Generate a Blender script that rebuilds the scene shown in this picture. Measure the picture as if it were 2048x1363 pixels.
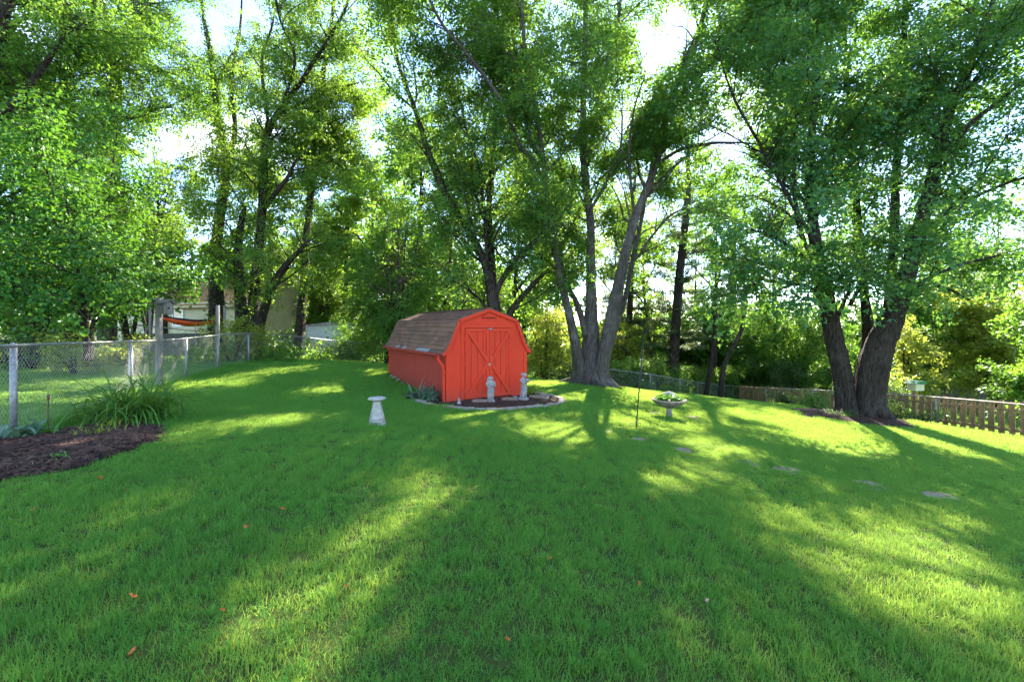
import bpy, math, random
import numpy as np
from mathutils import Vector, Matrix

# ------------------------------------------------------------------ camera, sky, sun, exposure
for o in list(bpy.data.objects): bpy.data.objects.remove(o)
scn = bpy.context.scene
COL = scn.collection
F, CX, HY, CAMZ = 850.0, 1024.0, 652.0, 1.6
cd = bpy.data.cameras.new('camera'); cam = bpy.data.objects.new('camera', cd); COL.objects.link(cam)
cam.location = (0, 0, CAMZ); cam.rotation_euler = (math.radians(90), 0, 0)
cd.sensor_width = 36; cd.lens = F / 2048 * 36; cd.shift_y = -(681.5 - HY) / 2048
cd.clip_start = .05; cd.clip_end = 2000
scn.camera = cam

SUN_AZ, SUN_EL = math.radians(21), math.radians(33)
SUN = Vector((math.sin(SUN_AZ) * math.cos(SUN_EL), math.cos(SUN_AZ) * math.cos(SUN_EL), math.sin(SUN_EL)))
w = bpy.data.worlds.new('World'); scn.world = w; w.use_nodes = True
nt = w.node_tree; nt.nodes.clear()
sky = nt.nodes.new('ShaderNodeTexSky'); sky.sky_type = 'NISHITA'; sky.sun_disc = False
sky.sun_elevation = SUN_EL; sky.sun_rotation = SUN_AZ; sky.air_density = .8; sky.dust_density = 0.05; sky.ozone_density = 2.0
tc = nt.nodes.new('ShaderNodeTexCoord'); mp = nt.nodes.new('ShaderNodeMapping'); mp.inputs['Scale'].default_value = (1.3, 1.3, 3.2)
cn = nt.nodes.new('ShaderNodeTexNoise'); cn.inputs['Scale'].default_value = 2.1; cn.inputs['Detail'].default_value = 7; cn.inputs['Roughness'].default_value = .58
cr_ = nt.nodes.new('ShaderNodeValToRGB'); cr_.color_ramp.elements[0].position = .54; cr_.color_ramp.elements[1].position = .72
cm = nt.nodes.new('ShaderNodeMixRGB'); cm.inputs['Color2'].default_value = (5.5, 5.8, 6.2, 1)
bg = nt.nodes.new('ShaderNodeBackground'); bg.inputs['Strength'].default_value = .125
wo = nt.nodes.new('ShaderNodeOutputWorld'); L = nt.links.new
L(tc.outputs['Generated'], mp.inputs['Vector']); L(mp.outputs[0], cn.inputs['Vector']); L(cn.outputs['Fac'], cr_.inputs[0])
L(cr_.outputs[0], cm.inputs['Fac']); L(sky.outputs[0], cm.inputs['Color1']); L(cm.outputs[0], bg.inputs['Color']); L(bg.outputs[0], wo.inputs[0])
sd = bpy.data.lights.new('sun', 'SUN'); sd.energy = 5.0; sd.angle = math.radians(.5); sd.color = (1, .93, .8)
so = bpy.data.objects.new('sun', sd); COL.objects.link(so); so.rotation_euler = SUN.to_track_quat('Z', 'Y').to_euler(); so.location = (0, 0, 40)
vs = scn.view_settings; vs.view_transform = 'Standard'; vs.look = 'None'; vs.exposure = 2.75; vs.gamma = 1; vs.use_curve_mapping = False
cy = scn.cycles; cy.max_bounces = 6; cy.diffuse_bounces = 4; cy.glossy_bounces = 2; cy.transmission_bounces = 4; cy.transparent_max_bounces = 4
cy.denoising_prefilter = 'NONE'; cy.sample_clamp_indirect = 6; cy.use_adaptive_sampling = True; cy.adaptive_threshold = .03

# ------------------------------------------------------------------ helpers
def tag(o, label=None, cat=None, group=None, kind=None):
    if label: o['label'] = label
    if cat: o['category'] = cat
    if group: o['group'] = group
    if kind: o['kind'] = kind
    return o
def empty(name, loc=(0, 0, 0), rz=0, label=None, cat=None, group=None):
    o = bpy.data.objects.new(name, None); COL.objects.link(o); o.location = loc; o.rotation_euler = (0, 0, rz)
    o.empty_display_size = .1
    return tag(o, label, cat, group)
def nrm(a): return a / np.maximum(np.linalg.norm(a, axis=-1, keepdims=True), 1e-9)
def mesh_np(name, V, T, mat, parent=None, smooth=False, tint=None):
    """V (n,3) verts, T (m,3|4) faces."""
    me = bpy.data.meshes.new(name); V = np.asarray(V, np.float32); T = np.asarray(T, np.int32)
    k = T.shape[1]
    me.vertices.add(len(V)); me.vertices.foreach_set('co', V.ravel())
    me.loops.add(T.size); me.loops.foreach_set('vertex_index', T.ravel())
    me.polygons.add(len(T)); me.polygons.foreach_set('loop_start', np.arange(0, T.size, k, dtype=np.int32))
    try: me.polygons.foreach_set('loop_total', np.full(len(T), k, np.int32))
    except Exception: pass
    if tint is not None:
        at = me.attributes.new('tint', 'FLOAT', 'POINT'); at.data.foreach_set('value', np.asarray(tint, np.float32))
    me.update(calc_edges=True)
    if smooth: me.polygons.foreach_set('use_smooth', np.ones(len(T), bool))
    me.materials.append(mat)
    o = bpy.data.objects.new(name, me); COL.objects.link(o)
    if parent: o.parent = parent
    return o
class MB:
    def __init__(s): s.v = []; s.f = []
    def add(s, vs, fs):
        b = len(s.v); s.v += [tuple(map(float, q)) for q in vs]; s.f += [tuple(i + b for i in f) for f in fs]; return s
    def box(s, a, b, rot=None, org=(0, 0, 0)):
        x0, y0, z0 = a; x1, y1, z1 = b
        vs = [(x0, y0, z0), (x1, y0, z0), (x1, y1, z0), (x0, y1, z0), (x0, y0, z1), (x1, y0, z1), (x1, y1, z1), (x0, y1, z1)]
        if rot is not None: vs = [tuple(rot @ Vector(q) + Vector(org)) for q in vs]
        return s.add(vs, [(0, 3, 2, 1), (4, 5, 6, 7), (0, 1, 5, 4), (1, 2, 6, 5), (2, 3, 7, 6), (3, 0, 4, 7)])
    def bar(s, p, q, wd, th, up=(0, 0, 1)):
        p, q = Vector(p), Vector(q); t = (q - p); l = t.length; t.normalize(); u = Vector(up); x = t.cross(u)
        if x.length < 1e-4: x = t.cross(Vector((1, 0, 0)))
        x.normalize(); n = x.cross(t)
        vs = []
        for e in (p, q):
            for sx, sz in ((-1, -1), (1, -1), (1, 1), (-1, 1)): vs.append(e + x * sx * wd / 2 + n * sz * th / 2)
        return s.add(vs, [(0, 1, 2, 3), (7, 6, 5, 4), (0, 4, 5, 1), (1, 5, 6, 2), (2, 6, 7, 3), (3, 7, 4, 0)])
    def tube(s, pts, rad, n=8, cap=True):
        P = np.array([tuple(p) for p in pts], float); K = len(P)
        R = np.full(K, rad) if np.isscalar(rad) else np.array(rad)
        t = nrm(np.gradient(P, axis=0)); ref = np.array([1., 0, 0]) if abs(t[:, 2]).mean() > .7 else np.array([0, 0, 1.])
        x = nrm(np.cross(t, ref)); y = np.cross(t, x)
        a = np.arange(n) / n * 2 * math.pi
        V = P[:, None] + R[:, None, None] * (np.cos(a)[None, :, None] * x[:, None] + np.sin(a)[None, :, None] * y[:, None])
        fs = [(i * n + j, i * n + (j + 1) % n, (i + 1) * n + (j + 1) % n, (i + 1) * n + j) for i in range(K - 1) for j in range(n)]
        if cap: fs += [tuple(range(n))[::-1], tuple((K - 1) * n + j for j in range(n))]
        return s.add(V.reshape(-1, 3), fs)
    def lathe(s, prof, n=24, org=(0, 0, 0), mod=None):
        K = len(prof); vs = []
        for k, (r, z) in enumerate(prof):
            for j in range(n):
                a = j / n * 2 * math.pi; rr = r * (mod(a, z) if mod else 1)
                vs.append((org[0] + rr * math.cos(a), org[1] + rr * math.sin(a), org[2] + z))
        fs = [(i * n + j, i * n + (j + 1) % n, (i + 1) * n + (j + 1) % n, (i + 1) * n + j) for i in range(K - 1) for j in range(n)]
        fs += [tuple(range(n))[::-1], tuple((K - 1) * n + j for j in range(n))]
        return s.add(vs, fs)
    def loft(s, rings, n=16):
        """rings: (cx,cy,z,rx,ry,rot)"""
        vs = []
        for cx, cy_, z, rx, ry, ro in rings:
            for j in range(n):
                a = j / n * 2 * math.pi; x, y = rx * math.cos(a), ry * math.sin(a)
                vs.append((cx + x * math.cos(ro) - y * math.sin(ro), cy_ + x * math.sin(ro) + y * math.cos(ro), z))
        K = len(rings)
        fs = [(i * n + j, i * n + (j + 1) % n, (i + 1) * n + (j + 1) % n, (i + 1) * n + j) for i in range(K - 1) for j in range(n)]
        fs += [tuple(range(n))[::-1], tuple((K - 1) * n + j for j in range(n))]
        return s.add(vs, fs)
    def prism(s, poly, y0, y1):
        """poly of (x,z) extruded along y"""
        n = len(poly); vs = [(x, y0, z) for x, z in poly] + [(x, y1, z) for x, z in poly]
        return s.add(vs, [tuple(range(n)), tuple(range(2 * n - 1, n - 1, -1))] + [(i, i + n, (i + 1) % n + n, (i + 1) % n) for i in range(n)])
    def build(s, name, mat, parent=None, smooth=False, bevel=0):
        me = bpy.data.meshes.new(name); me.from_pydata(s.v, [], s.f); me.update()
        me.materials.append(mat)
        if smooth: me.polygons.foreach_set('use_smooth', [True] * len(me.polygons))
        o = bpy.data.objects.new(name, me); COL.objects.link(o)
        if parent: o.parent = parent
        if bevel:
            m = o.modifiers.new('bevel', 'BEVEL'); m.width = bevel; m.segments = 2; m.limit_method = 'ANGLE'
        return o
def share(name, me, parent, loc=(0, 0, 0), rot=(0, 0, 0), sc=(1, 1, 1)):
    o = bpy.data.objects.new(name, me); COL.objects.link(o); o.parent = parent; o.location = loc; o.rotation_euler = rot; o.scale = sc
    return o

# ------------------------------------------------------------------ materials
def mat_new(name):
    m = bpy.data.materials.new(name); m.use_nodes = True; n = m.node_tree; n.nodes.clear()
    out = n.nodes.new('ShaderNodeOutputMaterial'); return m, n, out
def mat_noise(name, c1, c2, scale=8, rough=.8, bump=.3, bscale=None, stretch=(1, 1, 1), detail=6, spec=.3, metal=0, c3=None, s3=1.2, lo=.35, hi=.65, bdist=.02, coords='Object'):
    m, n, out = mat_new(name); l = n.links.new
    tc = n.nodes.new('ShaderNodeTexCoord'); mp = n.nodes.new('ShaderNodeMapping'); mp.inputs['Scale'].default_value = stretch
    l(tc.outputs[coords], mp.inputs['Vector'])
    nz = n.nodes.new('ShaderNodeTexNoise'); nz.inputs['Scale'].default_value = scale; nz.inputs['Detail'].default_value = detail; nz.inputs['Roughness'].default_value = .65
    l(mp.outputs[0], nz.inputs['Vector'])
    r = n.nodes.new('ShaderNodeValToRGB'); e = r.color_ramp.elements; e[0].position = lo; e[1].position = hi; e[0].color = (*c1, 1); e[1].color = (*c2, 1)
    l(nz.outputs['Fac'], r.inputs[0]); col = r.outputs[0]
    if c3 is not None:
        n3 = n.nodes.new('ShaderNodeTexNoise'); n3.inputs['Scale'].default_value = s3; n3.inputs['Detail'].default_value = 5; n3.inputs['Roughness'].default_value = .7
        l(tc.outputs[coords], n3.inputs['Vector'])
        r3 = n.nodes.new('ShaderNodeValToRGB'); r3.color_ramp.elements[0].position = .52; r3.color_ramp.elements[1].position = .7
        mx = n.nodes.new('ShaderNodeMixRGB'); mx.inputs['Color2'].default_value = (*c3, 1)
        l(n3.outputs['Fac'], r3.inputs[0]); l(r3.outputs[0], mx.inputs['Fac']); l(col, mx.inputs['Color1']); col = mx.outputs[0]
    p = n.nodes.new('ShaderNodeBsdfPrincipled'); p.inputs['Roughness'].default_value = rough; p.inputs['Metallic'].default_value = metal
    p.inputs['Specular IOR Level'].default_value = spec
    l(col, p.inputs['Base Color'])
    if bump:
        bn = n.nodes.new('ShaderNodeTexNoise'); bn.inputs['Scale'].default_value = bscale or scale * 2; bn.inputs['Detail'].default_value = 8; l(mp.outputs[0], bn.inputs['Vector'])
        b = n.nodes.new('ShaderNodeBump'); b.inputs['Strength'].default_value = bump; b.inputs['Distance'].default_value = bdist
        l(bn.outputs['Fac'], b.inputs['Height']); l(b.outputs[0], p.inputs['Normal'])
    l(p.outputs[0], out.inputs[0]); return m
def mat_paint(name, c, dirt, stain, zoff=0):
    m, n, out = mat_new(name); l = n.links.new; tc = n.nodes.new('ShaderNodeTexCoord')
    def noise(st, sc, lo, hi, det=6):
        mp = n.nodes.new('ShaderNodeMapping'); mp.inputs['Scale'].default_value = st; l(tc.outputs['Object'], mp.inputs['Vector'])
        z = n.nodes.new('ShaderNodeTexNoise'); z.inputs['Scale'].default_value = sc; z.inputs['Detail'].default_value = det; z.inputs['Roughness'].default_value = .7; l(mp.outputs[0], z.inputs['Vector'])
        r = n.nodes.new('ShaderNodeMapRange'); r.inputs['From Min'].default_value = lo; r.inputs['From Max'].default_value = hi; l(z.outputs['Fac'], r.inputs['Value']); return r.outputs[0], z.outputs['Fac']
    def mix(f, a, b, k):
        q = n.nodes.new('ShaderNodeMixRGB'); mu = n.nodes.new('ShaderNodeMath'); mu.operation = 'MULTIPLY'; mu.inputs[1].default_value = k; l(f, mu.inputs[0]); l(mu.outputs[0], q.inputs['Fac'])
        if isinstance(a, tuple): q.inputs['Color1'].default_value = (*a, 1)
        else: l(a, q.inputs['Color1'])
        q.inputs['Color2'].default_value = (*b, 1); return q.outputs[0]
    g, gf = noise((9, 9, .5), 5, .35, .7); b_, _ = noise((1, 1, 1), 1.6, .48, .75); s_, _ = noise((3, 3, 1.2), 9, .62, .75)
    col = mix(g, c, dirt, .45); col = mix(b_, col, dirt, .5)
    sx = n.nodes.new('ShaderNodeSeparateXYZ'); l(tc.outputs['Object'], sx.inputs[0]); zr = n.nodes.new('ShaderNodeMapRange'); zr.inputs['From Min'].default_value = .4; zr.inputs['From Max'].default_value = -.02; l(sx.outputs['Z'], zr.inputs['Value'])
    sp, _ = noise((1, 1, 1), 7, .3, .6); mm = n.nodes.new('ShaderNodeMath'); mm.operation = 'MULTIPLY'; l(zr.outputs[0], mm.inputs[0]); l(sp, mm.inputs[1]); col = mix(mm.outputs[0], col, (.16, .075, .05), .55)   # rain splashed mud
    col = mix(s_, col, stain, .5)
    p = n.nodes.new('ShaderNodeBsdfPrincipled'); p.inputs['Roughness'].default_value = .75; p.inputs['Specular IOR Level'].default_value = .2; l(col, p.inputs['Base Color'])
    bp = n.nodes.new('ShaderNodeBump'); bp.inputs['Strength'].default_value = .4; bp.inputs['Distance'].default_value = .006; l(gf, bp.inputs['Height']); l(bp.outputs[0], p.inputs['Normal'])
    l(p.outputs[0], out.inputs[0]); return m
def mat_leaf(name, dark, light, trans, tfac=.45, rough=.45, spec=.35, macro=0):
    m, n, out = mat_new(name); l = n.links.new
    a = n.nodes.new('ShaderNodeAttribute'); a.attribute_name = 'tint'
    def ramp(ca, cb):
        r = n.nodes.new('ShaderNodeMixRGB'); r.inputs['Color1'].default_value = (*ca, 1); r.inputs['Color2'].default_value = (*cb, 1); return r
    r1 = ramp(dark, light); r2 = ramp(tuple(q * .7 for q in trans), trans)
    fac = a.outputs['Fac']
    if macro:
        g = n.nodes.new('ShaderNodeNewGeometry'); nz = n.nodes.new('ShaderNodeTexNoise'); nz.inputs['Scale'].default_value = macro; nz.inputs['Detail'].default_value = 7; nz.inputs['Roughness'].default_value = .72
        l(g.outputs['Position'], nz.inputs['Vector'])
        mm = n.nodes.new('ShaderNodeMapRange'); mm.inputs['From Min'].default_value = .3; mm.inputs['From Max'].default_value = .7; mm.inputs['To Min'].default_value = -.3; mm.inputs['To Max'].default_value = .45
        l(nz.outputs['Fac'], mm.inputs['Value'])
        ad = n.nodes.new('ShaderNodeMath'); ad.operation = 'ADD'; ad.use_clamp = True; l(fac, ad.inputs[0]); l(mm.outputs[0], ad.inputs[1]); fac = ad.outputs[0]
    l(fac, r1.inputs['Fac']); l(fac, r2.inputs['Fac'])
    p = n.nodes.new('ShaderNodeBsdfPrincipled'); p.inputs['Roughness'].default_value = rough; p.inputs['Specular IOR Level'].default_value = spec; l(r1.outputs[0], p.inputs['Base Color'])
    t = n.nodes.new('ShaderNodeBsdfTranslucent'); l(r2.outputs[0], t.inputs['Color'])
    mx = n.nodes.new('ShaderNodeMixShader'); mx.inputs[0].default_value = tfac; l(p.outputs[0], mx.inputs[1]); l(t.outputs[0], mx.inputs[2]); l(mx.outputs[0], out.inputs[0])
    return m
M = {}
M['soil'] = mat_noise('soil', (.035, .05, .012), (.07, .09, .02), 3, .95, .6, 40, c3=(.05, .045, .02), s3=.4, spec=.1)
M['mulch'] = mat_noise('mulch', (.022, .014, .012), (.08, .046, .034), 30, .95, 1, 60, spec=.1, bdist=.03)
M['chip'] = mat_noise('mulch_chip', (.024, .015, .013), (.13, .072, .05), 9, .9, .3, spec=.15)
M['litter'] = mat_noise('leaf_litter', (.07, .045, .025), (.2, .14, .08), 20, .95, .8, 50, c3=(.05, .07, .02), s3=1.5, spec=.1)
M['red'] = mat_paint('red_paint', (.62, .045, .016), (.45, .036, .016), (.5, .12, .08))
M['red_dull'] = mat_paint('dull_red_paint', (.37, .05, .03), (.24, .045, .032), (.3, .1, .07))  # duller, darker red for sides, rear, soffit and gutter
M['shingle'] = mat_noise('asphalt_shingle', (.12, .062, .038), (.235, .135, .085), 60, .95, .5, 180, c3=(.10, .055, .045), s3=1.2, spec=.15, bdist=.004)
M['shingle_dark'] = mat_noise('dark_asphalt_shingle', (.09, .048, .032), (.18, .103, .068), 60, .95, .5, 180, c3=(.12, .10, .09), s3=1.6, spec=.15, bdist=.004)
M['shingle_worn'] = mat_noise('worn_grey_shingle', (.16, .16, .16), (.3, .3, .3), 25, .95, .4, spec=.15)
M['steel'] = mat_noise('galvanised_steel', (.19, .185, .18), (.34, .335, .33), 30, .5, .1, metal=.55, c3=(.3, .27, .24), s3=4)
M['wire'] = mat_noise('galvanised_wire', (.36, .35, .34), (.5, .49, .48), 10, .45, 0, metal=.4)
M['rust'] = mat_noise('rusty_steel', (.3, .2, .14), (.5, .42, .36), 20, .6, .2, metal=.3)
M['black'] = mat_noise('black_iron', (.008, .012, .014), (.02, .026, .028), 20, .5, .1)
M['wood_grey'] = mat_noise('weathered_grey_wood', (.13, .115, .10), (.27, .245, .22), 6, .85, .5, 20, stretch=(6, 6, .5), spec=.15, c3=(.12, .13, .09), s3=2)
M['wood_brown'] = mat_noise('mossy_brown_wood', (.2, .128, .055), (.36, .245, .12), 6, .85, .5, 20, stretch=(6, 6, .5), spec=.15, c3=(.12, .11, .035), s3=2)
M['stone'] = mat_noise('cast_stone', (.2, .18, .17), (.36, .33, .31), 10, .9, .5, 40, c3=(.13, .13, .11), s3=7, spec=.15)
M['stone_white'] = mat_noise('pale_cast_stone', (.28, .26, .23), (.42, .395, .35), 12, .9, .45, 40, c3=(.2, .2, .16), s3=8, spec=.15)
M['stone_moss'] = mat_noise('mossy_cast_stone', (.16, .125, .095), (.33, .28, .22), 9, .92, .6, 40, c3=(.12, .14, .06), s3=5, spec=.1)
M['paver'] = mat_noise('tan_paver', (.2, .15, .10), (.33, .26, .19), 14, .95, .5, 60, c3=(.14, .12, .09), s3=4, spec=.1)
M['edging'] = mat_noise('grey_edging_block', (.24, .2, .175), (.37, .31, .275), 10, .95, .5, 50, c3=(.17, .16, .13), s3=3, spec=.1)
M['bark'] = mat_noise('grey_maple_bark', (.045, .037, .032), (.18, .15, .13), 7, .95, 1, 9, stretch=(3.2, 3.2, .4), c3=(.21, .185, .165), s3=.9, spec=.1, bdist=.16, lo=.32, hi=.68)
M['bark_dark'] = mat_noise('dark_bark', (.02, .015, .012), (.075, .057, .044), 7, .95, 1, 9, stretch=(3, 3, .55), c3=(.085, .07, .056), s3=1.2, spec=.1, bdist=.15)
M['bark_dead'] = mat_noise('dead_wood', (.06, .035, .025), (.19, .12, .09), 8, .95, .8, 12, stretch=(3, 3, .4), spec=.1, bdist=.05)
M['siding'] = mat_noise('cream_vinyl_siding', (.36, .325, .19), (.43, .39, .24), 3, .6, 0, spec=.3)
M['white'] = mat_noise('white_paint', (.66, .68, .72), (.76, .78, .8), 4, .55, .05, c3=(.58, .6, .6), s3=2)
M['roof_brown'] = mat_noise('brown_roof_shingle', (.2, .105, .045), (.33, .185, .085), 30, .95, .3, spec=.1)
M['glass'] = mat_noise('dark_window_glass', (.02, .025, .03), (.05, .06, .06), 1, .08, 0, spec=.6)
M['orange'] = mat_noise('orange_nylon', (.72, .09, .02), (.8, .12, .03), 4, .6, .1)
M['nylon_black'] = mat_noise('black_nylon', (.012, .012, .014), (.03, .03, .032), 4, .6, .1)
M['cream'] = mat_noise('cream_paint', (.5, .46, .26), (.58, .54, .33), 5, .6, .1)
M['green_roof'] = mat_noise('green_paint', (.015, .13, .03), (.025, .17, .045), 5, .5, .1)
M['dead_leaf'] = mat_noise('fallen_orange_leaf', (.4, .09, .02), (.6, .17, .04), 20, .8, .2)
M['tan_leaf'] = mat_noise('fallen_tan_leaf', (.36, .22, .14), (.5, .34, .24), 20, .8, .2)
M['straw'] = mat_noise('dry_straw', (.2, .14, .06), (.34, .25, .12), 12, .9, .1)
M['yellow'] = mat_noise('yellow_petal', (.75, .5, .02), (.85, .6, .05), 8, .6, 0)
M['brass'] = mat_noise('tarnished_brass', (.4, .34, .26), (.6, .55, .48), 20, .4, .1, metal=.6)
M['gap'] = mat_noise('gap_shade', (.006, .004, .004), (.012, .008, .008), 4, .9, 0)  # near-black colour stands in for shade behind boards and in openings
M['concrete'] = mat_noise('grey_concrete', (.12, .12, .11), (.2, .2, .19), 6, .9, .3)
M['plastic'] = mat_noise('dark_green_plastic', (.01, .06, .045), (.015, .08, .06), 6, .4, 0)
M['grass'] = mat_leaf('grass_blade', (.032, .235, .036), (.12, .335, .05), (.42, .56, .08), .44, .6, .16, macro=.5)
M['maple'] = mat_leaf('silver_maple_leaf', (.028, .105, .025), (.075, .175, .036), (.25, .44, .035), .52, macro=.45)
M['maple_r'] = mat_leaf('red_maple_leaf', (.02, .11, .042), (.046, .165, .056), (.22, .42, .04), .5, macro=.45)
M['elm'] = mat_leaf('locust_leaf', (.045, .125, .02), (.105, .205, .034), (.3, .47, .036), .54, macro=.45)
M['mid'] = mat_leaf('woodland_leaf', (.03, .118, .022), (.08, .195, .034), (.26, .46, .036), .54, macro=.45)
M['lime'] = mat_leaf('lime_sunlit_leaf', (.10, .16, .02), (.18, .24, .04), (.55, .62, .07), .55, macro=.45)  # paler lime colour; on background trees it paints in the backlight
M['redbud'] = mat_leaf('redbud_leaf', (.018, .098, .016), (.046, .16, .024), (.17, .37, .022), .37, .5, .2)
M['pine'] = mat_leaf('pine_needle', (.06, .10, .04), (.11, .16, .06), (.2, .27, .06), .35)
M['ivy'] = mat_leaf('ivy_leaf', (.02, .07, .017), (.045, .115, .025), (.18, .3, .03), .4, .35, .5)
M['lily'] = mat_leaf('daylily_blade', (.035, .13, .015), (.10, .23, .03), (.2, .36, .03), .4)
M['iris'] = mat_leaf('iris_blade', (.07, .16, .09), (.16, .27, .17), (.18, .3, .12), .3)
M['tuft'] = mat_leaf('yellow_green_blade', (.16, .24, .02), (.27, .34, .04), (.35, .42, .04), .4)
M['plant'] = mat_leaf('garden_leaf', (.04, .15, .02), (.08, .24, .04), (.2, .4, .04), .4)

# ------------------------------------------------------------------ terrain
CP = np.array([(-6.45, 5.5, .17), (-8.1, 9.0, .10), (-9.4, 12.3, .06), (-9.7, 14.4, .12), (-10.6, 25.5, -.45), (2, 27.6, -1.84), (9, 27.6, -2.7), (13.5, 30.9, -3.65), (17.3, 33, -4.2),
  (16.8, 19.2, -2.6), (17.5, 14.6, -2.26), (-4.3, 14.6, -.03), (-3.3, 12.7, -.2), (-1.62, 10.5, -.33), (.4, 11.8, -.36), (-.6, 9.9, -.30), (.9, 10.6, -.36), (-3.2, 19, -.5), (3.3, 18, -.94), (11.5, 14, -1.36),
  (-2.2, 7, -.03), (5.9, 5.86, -.72), (0, 0, 0), (-3, 2.5, .07), (3, 2.5, -.28), (0, 5, -.06), (4.2, 11, -.76), (-6, 18, -.02), (-8, 20, -.1),
  (-30, 0, .6), (-30, 20, .3), (-20, 30, .0), (-30, 45, -.2), (-8, 40, -1.2), (10, 45, -4.0), (30, 40, -4.6), (29, 28, -3.9), (30, 12, -3.3), (30, 0, -2.8), (0, -15, .3), (-20, -15, .7), (20, -15, -1.6),
  (60, 10, -5), (60, 60, -6), (0, 80, -4), (-60, 60, -1), (-60, 0, 1)], float)
def _tps(r2): return np.where(r2 > 0, .5 * r2 * np.log(np.maximum(r2, 1e-12)), 0)
_n = len(CP); _S = 10.0; _xy = CP[:, :2] / _S
_K = _tps(((_xy[:, None] - _xy[None]) ** 2).sum(-1)) + np.eye(_n) * .01
_P = np.hstack([np.ones((_n, 1)), _xy]); _A = np.block([[_K, _P], [_P.T, np.zeros((3, 3))]])
_W = np.linalg.solve(_A, np.concatenate([CP[:, 2], np.zeros(3)]))
def gz(x, y):
    x = np.clip(np.atleast_1d(np.asarray(x, float)), -60, 60); y = np.clip(np.atleast_1d(np.asarray(y, float)), -15, 80)
    q = np.stack([x, y], -1) / _S
    out = np.empty(len(q))
    for i in range(0, len(q), 20000):
        s = q[i:i + 20000]
        out[i:i + 20000] = _tps(((s[:, None] - _xy[None]) ** 2).sum(-1)) @ _W[:_n] + _W[_n] + s @ _W[_n + 1:]
    return out
def G(x, y): return float(gz([x], [y])[0])
def P3(px, py, d): return np.array([(px - CX) / F * d, d, CAMZ + (HY - py) / F * d])
def hit(px, py):
    d = np.linspace(1, 60, 3000); x = (px - CX) / F * d; z = CAMZ + (HY - py) / F * d
    k = np.argmax(z <= gz(x, d)); dd = d[k]; X = (px - CX) / F * dd
    return np.array([X, dd, G(X, dd)])
def axis(a0, a1, st, far, g=1.35):
    v = list(np.arange(a0, a1 + 1e-6, st)); s = st; lo = [a0]; hi = [a1]
    while lo[-1] > -far: s *= g; lo.append(lo[-1] - s)
    s = st
    while hi[-1] < far: s *= g; hi.append(hi[-1] + s)
    return np.array(lo[:0:-1] + v + hi[1:])
ax, ay = axis(-14, 22, .4, 700), axis(-3, 38, .4, 700)
gx, gy = np.meshgrid(ax, ay); zz = gz(gx.ravel(), gy.ravel())
nx, ny = len(ax), len(ay); ii = (np.arange(ny - 1)[:, None] * nx + np.arange(nx - 1)[None]).ravel()
gr = mesh_np('ground', np.stack([gx.ravel(), gy.ravel(), zz], -1), np.stack([ii, ii + 1, ii + nx + 1, ii + nx], -1), M['soil'], smooth=True); tag(gr, kind='structure', label='soil and turf sloping down to the right')
RNG = np.random.default_rng(7); random.seed(7)

def bed(name, pts, mat, h=.05, chips=0, label=None, seed=1, chipmat=None, off=.012):
    P = np.array(pts)[:, :2]
    Q = []
    for i in range(len(P)):                                  # smooth outline
        p0, p1, p2, p3 = P[i - 1], P[i], P[(i + 1) % len(P)], P[(i + 2) % len(P)]
        for t in np.linspace(0, 1, 6)[:-1]:
            Q.append(.5 * ((2 * p1) + (-p0 + p2) * t + (2 * p0 - 5 * p1 + 4 * p2 - p3) * t ** 2 + (-p0 + 3 * p1 - 3 * p2 + p3) * t ** 3))
    Q = np.array(Q); r = np.random.default_rng(seed); Q += r.normal(0, .02, Q.shape); c = Q.mean(0); n = len(Q); V = []
    S = [1.02, 1, .94, .85, .7, .5, .3, .12, .001]
    for s in S:
        q = c + (Q - c) * s; z = gz(q[:, 0], q[:, 1]) + (off + h * (1 - s ** 6) if s < 1.01 else -.05) + (r.normal(0, .006, n) if s < 1 else 0); V.append(np.column_stack([q, z]))
    V = np.concatenate(V); T = [(k * n + i, k * n + (i + 1) % n, (k + 1) * n + (i + 1) % n, (k + 1) * n + i) for k in range(len(S) - 1) for i in range(n)]
    o = mesh_np(name, V, T, mat, smooth=True); tag(o, kind='structure', label=label)
    if chips:
        i = r.integers(0, n, chips); s = np.sqrt(r.random(chips)); q = c + (Q[i] - c) * s[:, None] * 1.0 + r.normal(0, .02, (chips, 2))
        z = gz(q[:, 0], q[:, 1]) + off + h * (1 - np.minimum(s, 1) ** 6) + .004
        a = r.random(chips) * 6.28; ln = r.uniform(.012, .045, chips); wd = r.uniform(.005, .014, chips); th = r.uniform(.003, .009, chips); ti = r.normal(0, .3, chips)
        B = np.array([(-1, -1, 0), (1, -1, 0), (1, 1, 0), (-1, 1, 0), (-.8, -.7, 1), (.8, -.7, 1), (.8, .7, 1), (-.8, .7, 1)], float)
        lx, ly, lz = B[None, :, 0] * ln[:, None] / 1.5, B[None, :, 1] * wd[:, None], B[None, :, 2] * th[:, None] + np.abs(B[None, :, 0] * ln[:, None] * np.sin(np.abs(ti))[:, None]) * (B[None, :, 0] > 0)
        X = q[:, 0, None] + lx * np.cos(a)[:, None] - ly * np.sin(a)[:, None]; Y = q[:, 1, None] + lx * np.sin(a)[:, None] + ly * np.cos(a)[:, None]; Z = z[:, None] + lz
        fc = np.array([(4, 5, 6, 7), (0, 1, 5, 4), (1, 2, 6, 5), (2, 3, 7, 6), (3, 0, 4, 7)])
        T = (np.arange(chips)[:, None, None] * 8 + fc[None]).reshape(-1, 4)
        co = mesh_np('wood_chips', np.stack([X, Y, Z], -1).reshape(-1, 3), T, chipmat or M['chip']); co.parent = o; tag(co, kind='stuff')
    return Q
H_ = lambda *a: [hit(x, y) for x, y in a]
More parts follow.
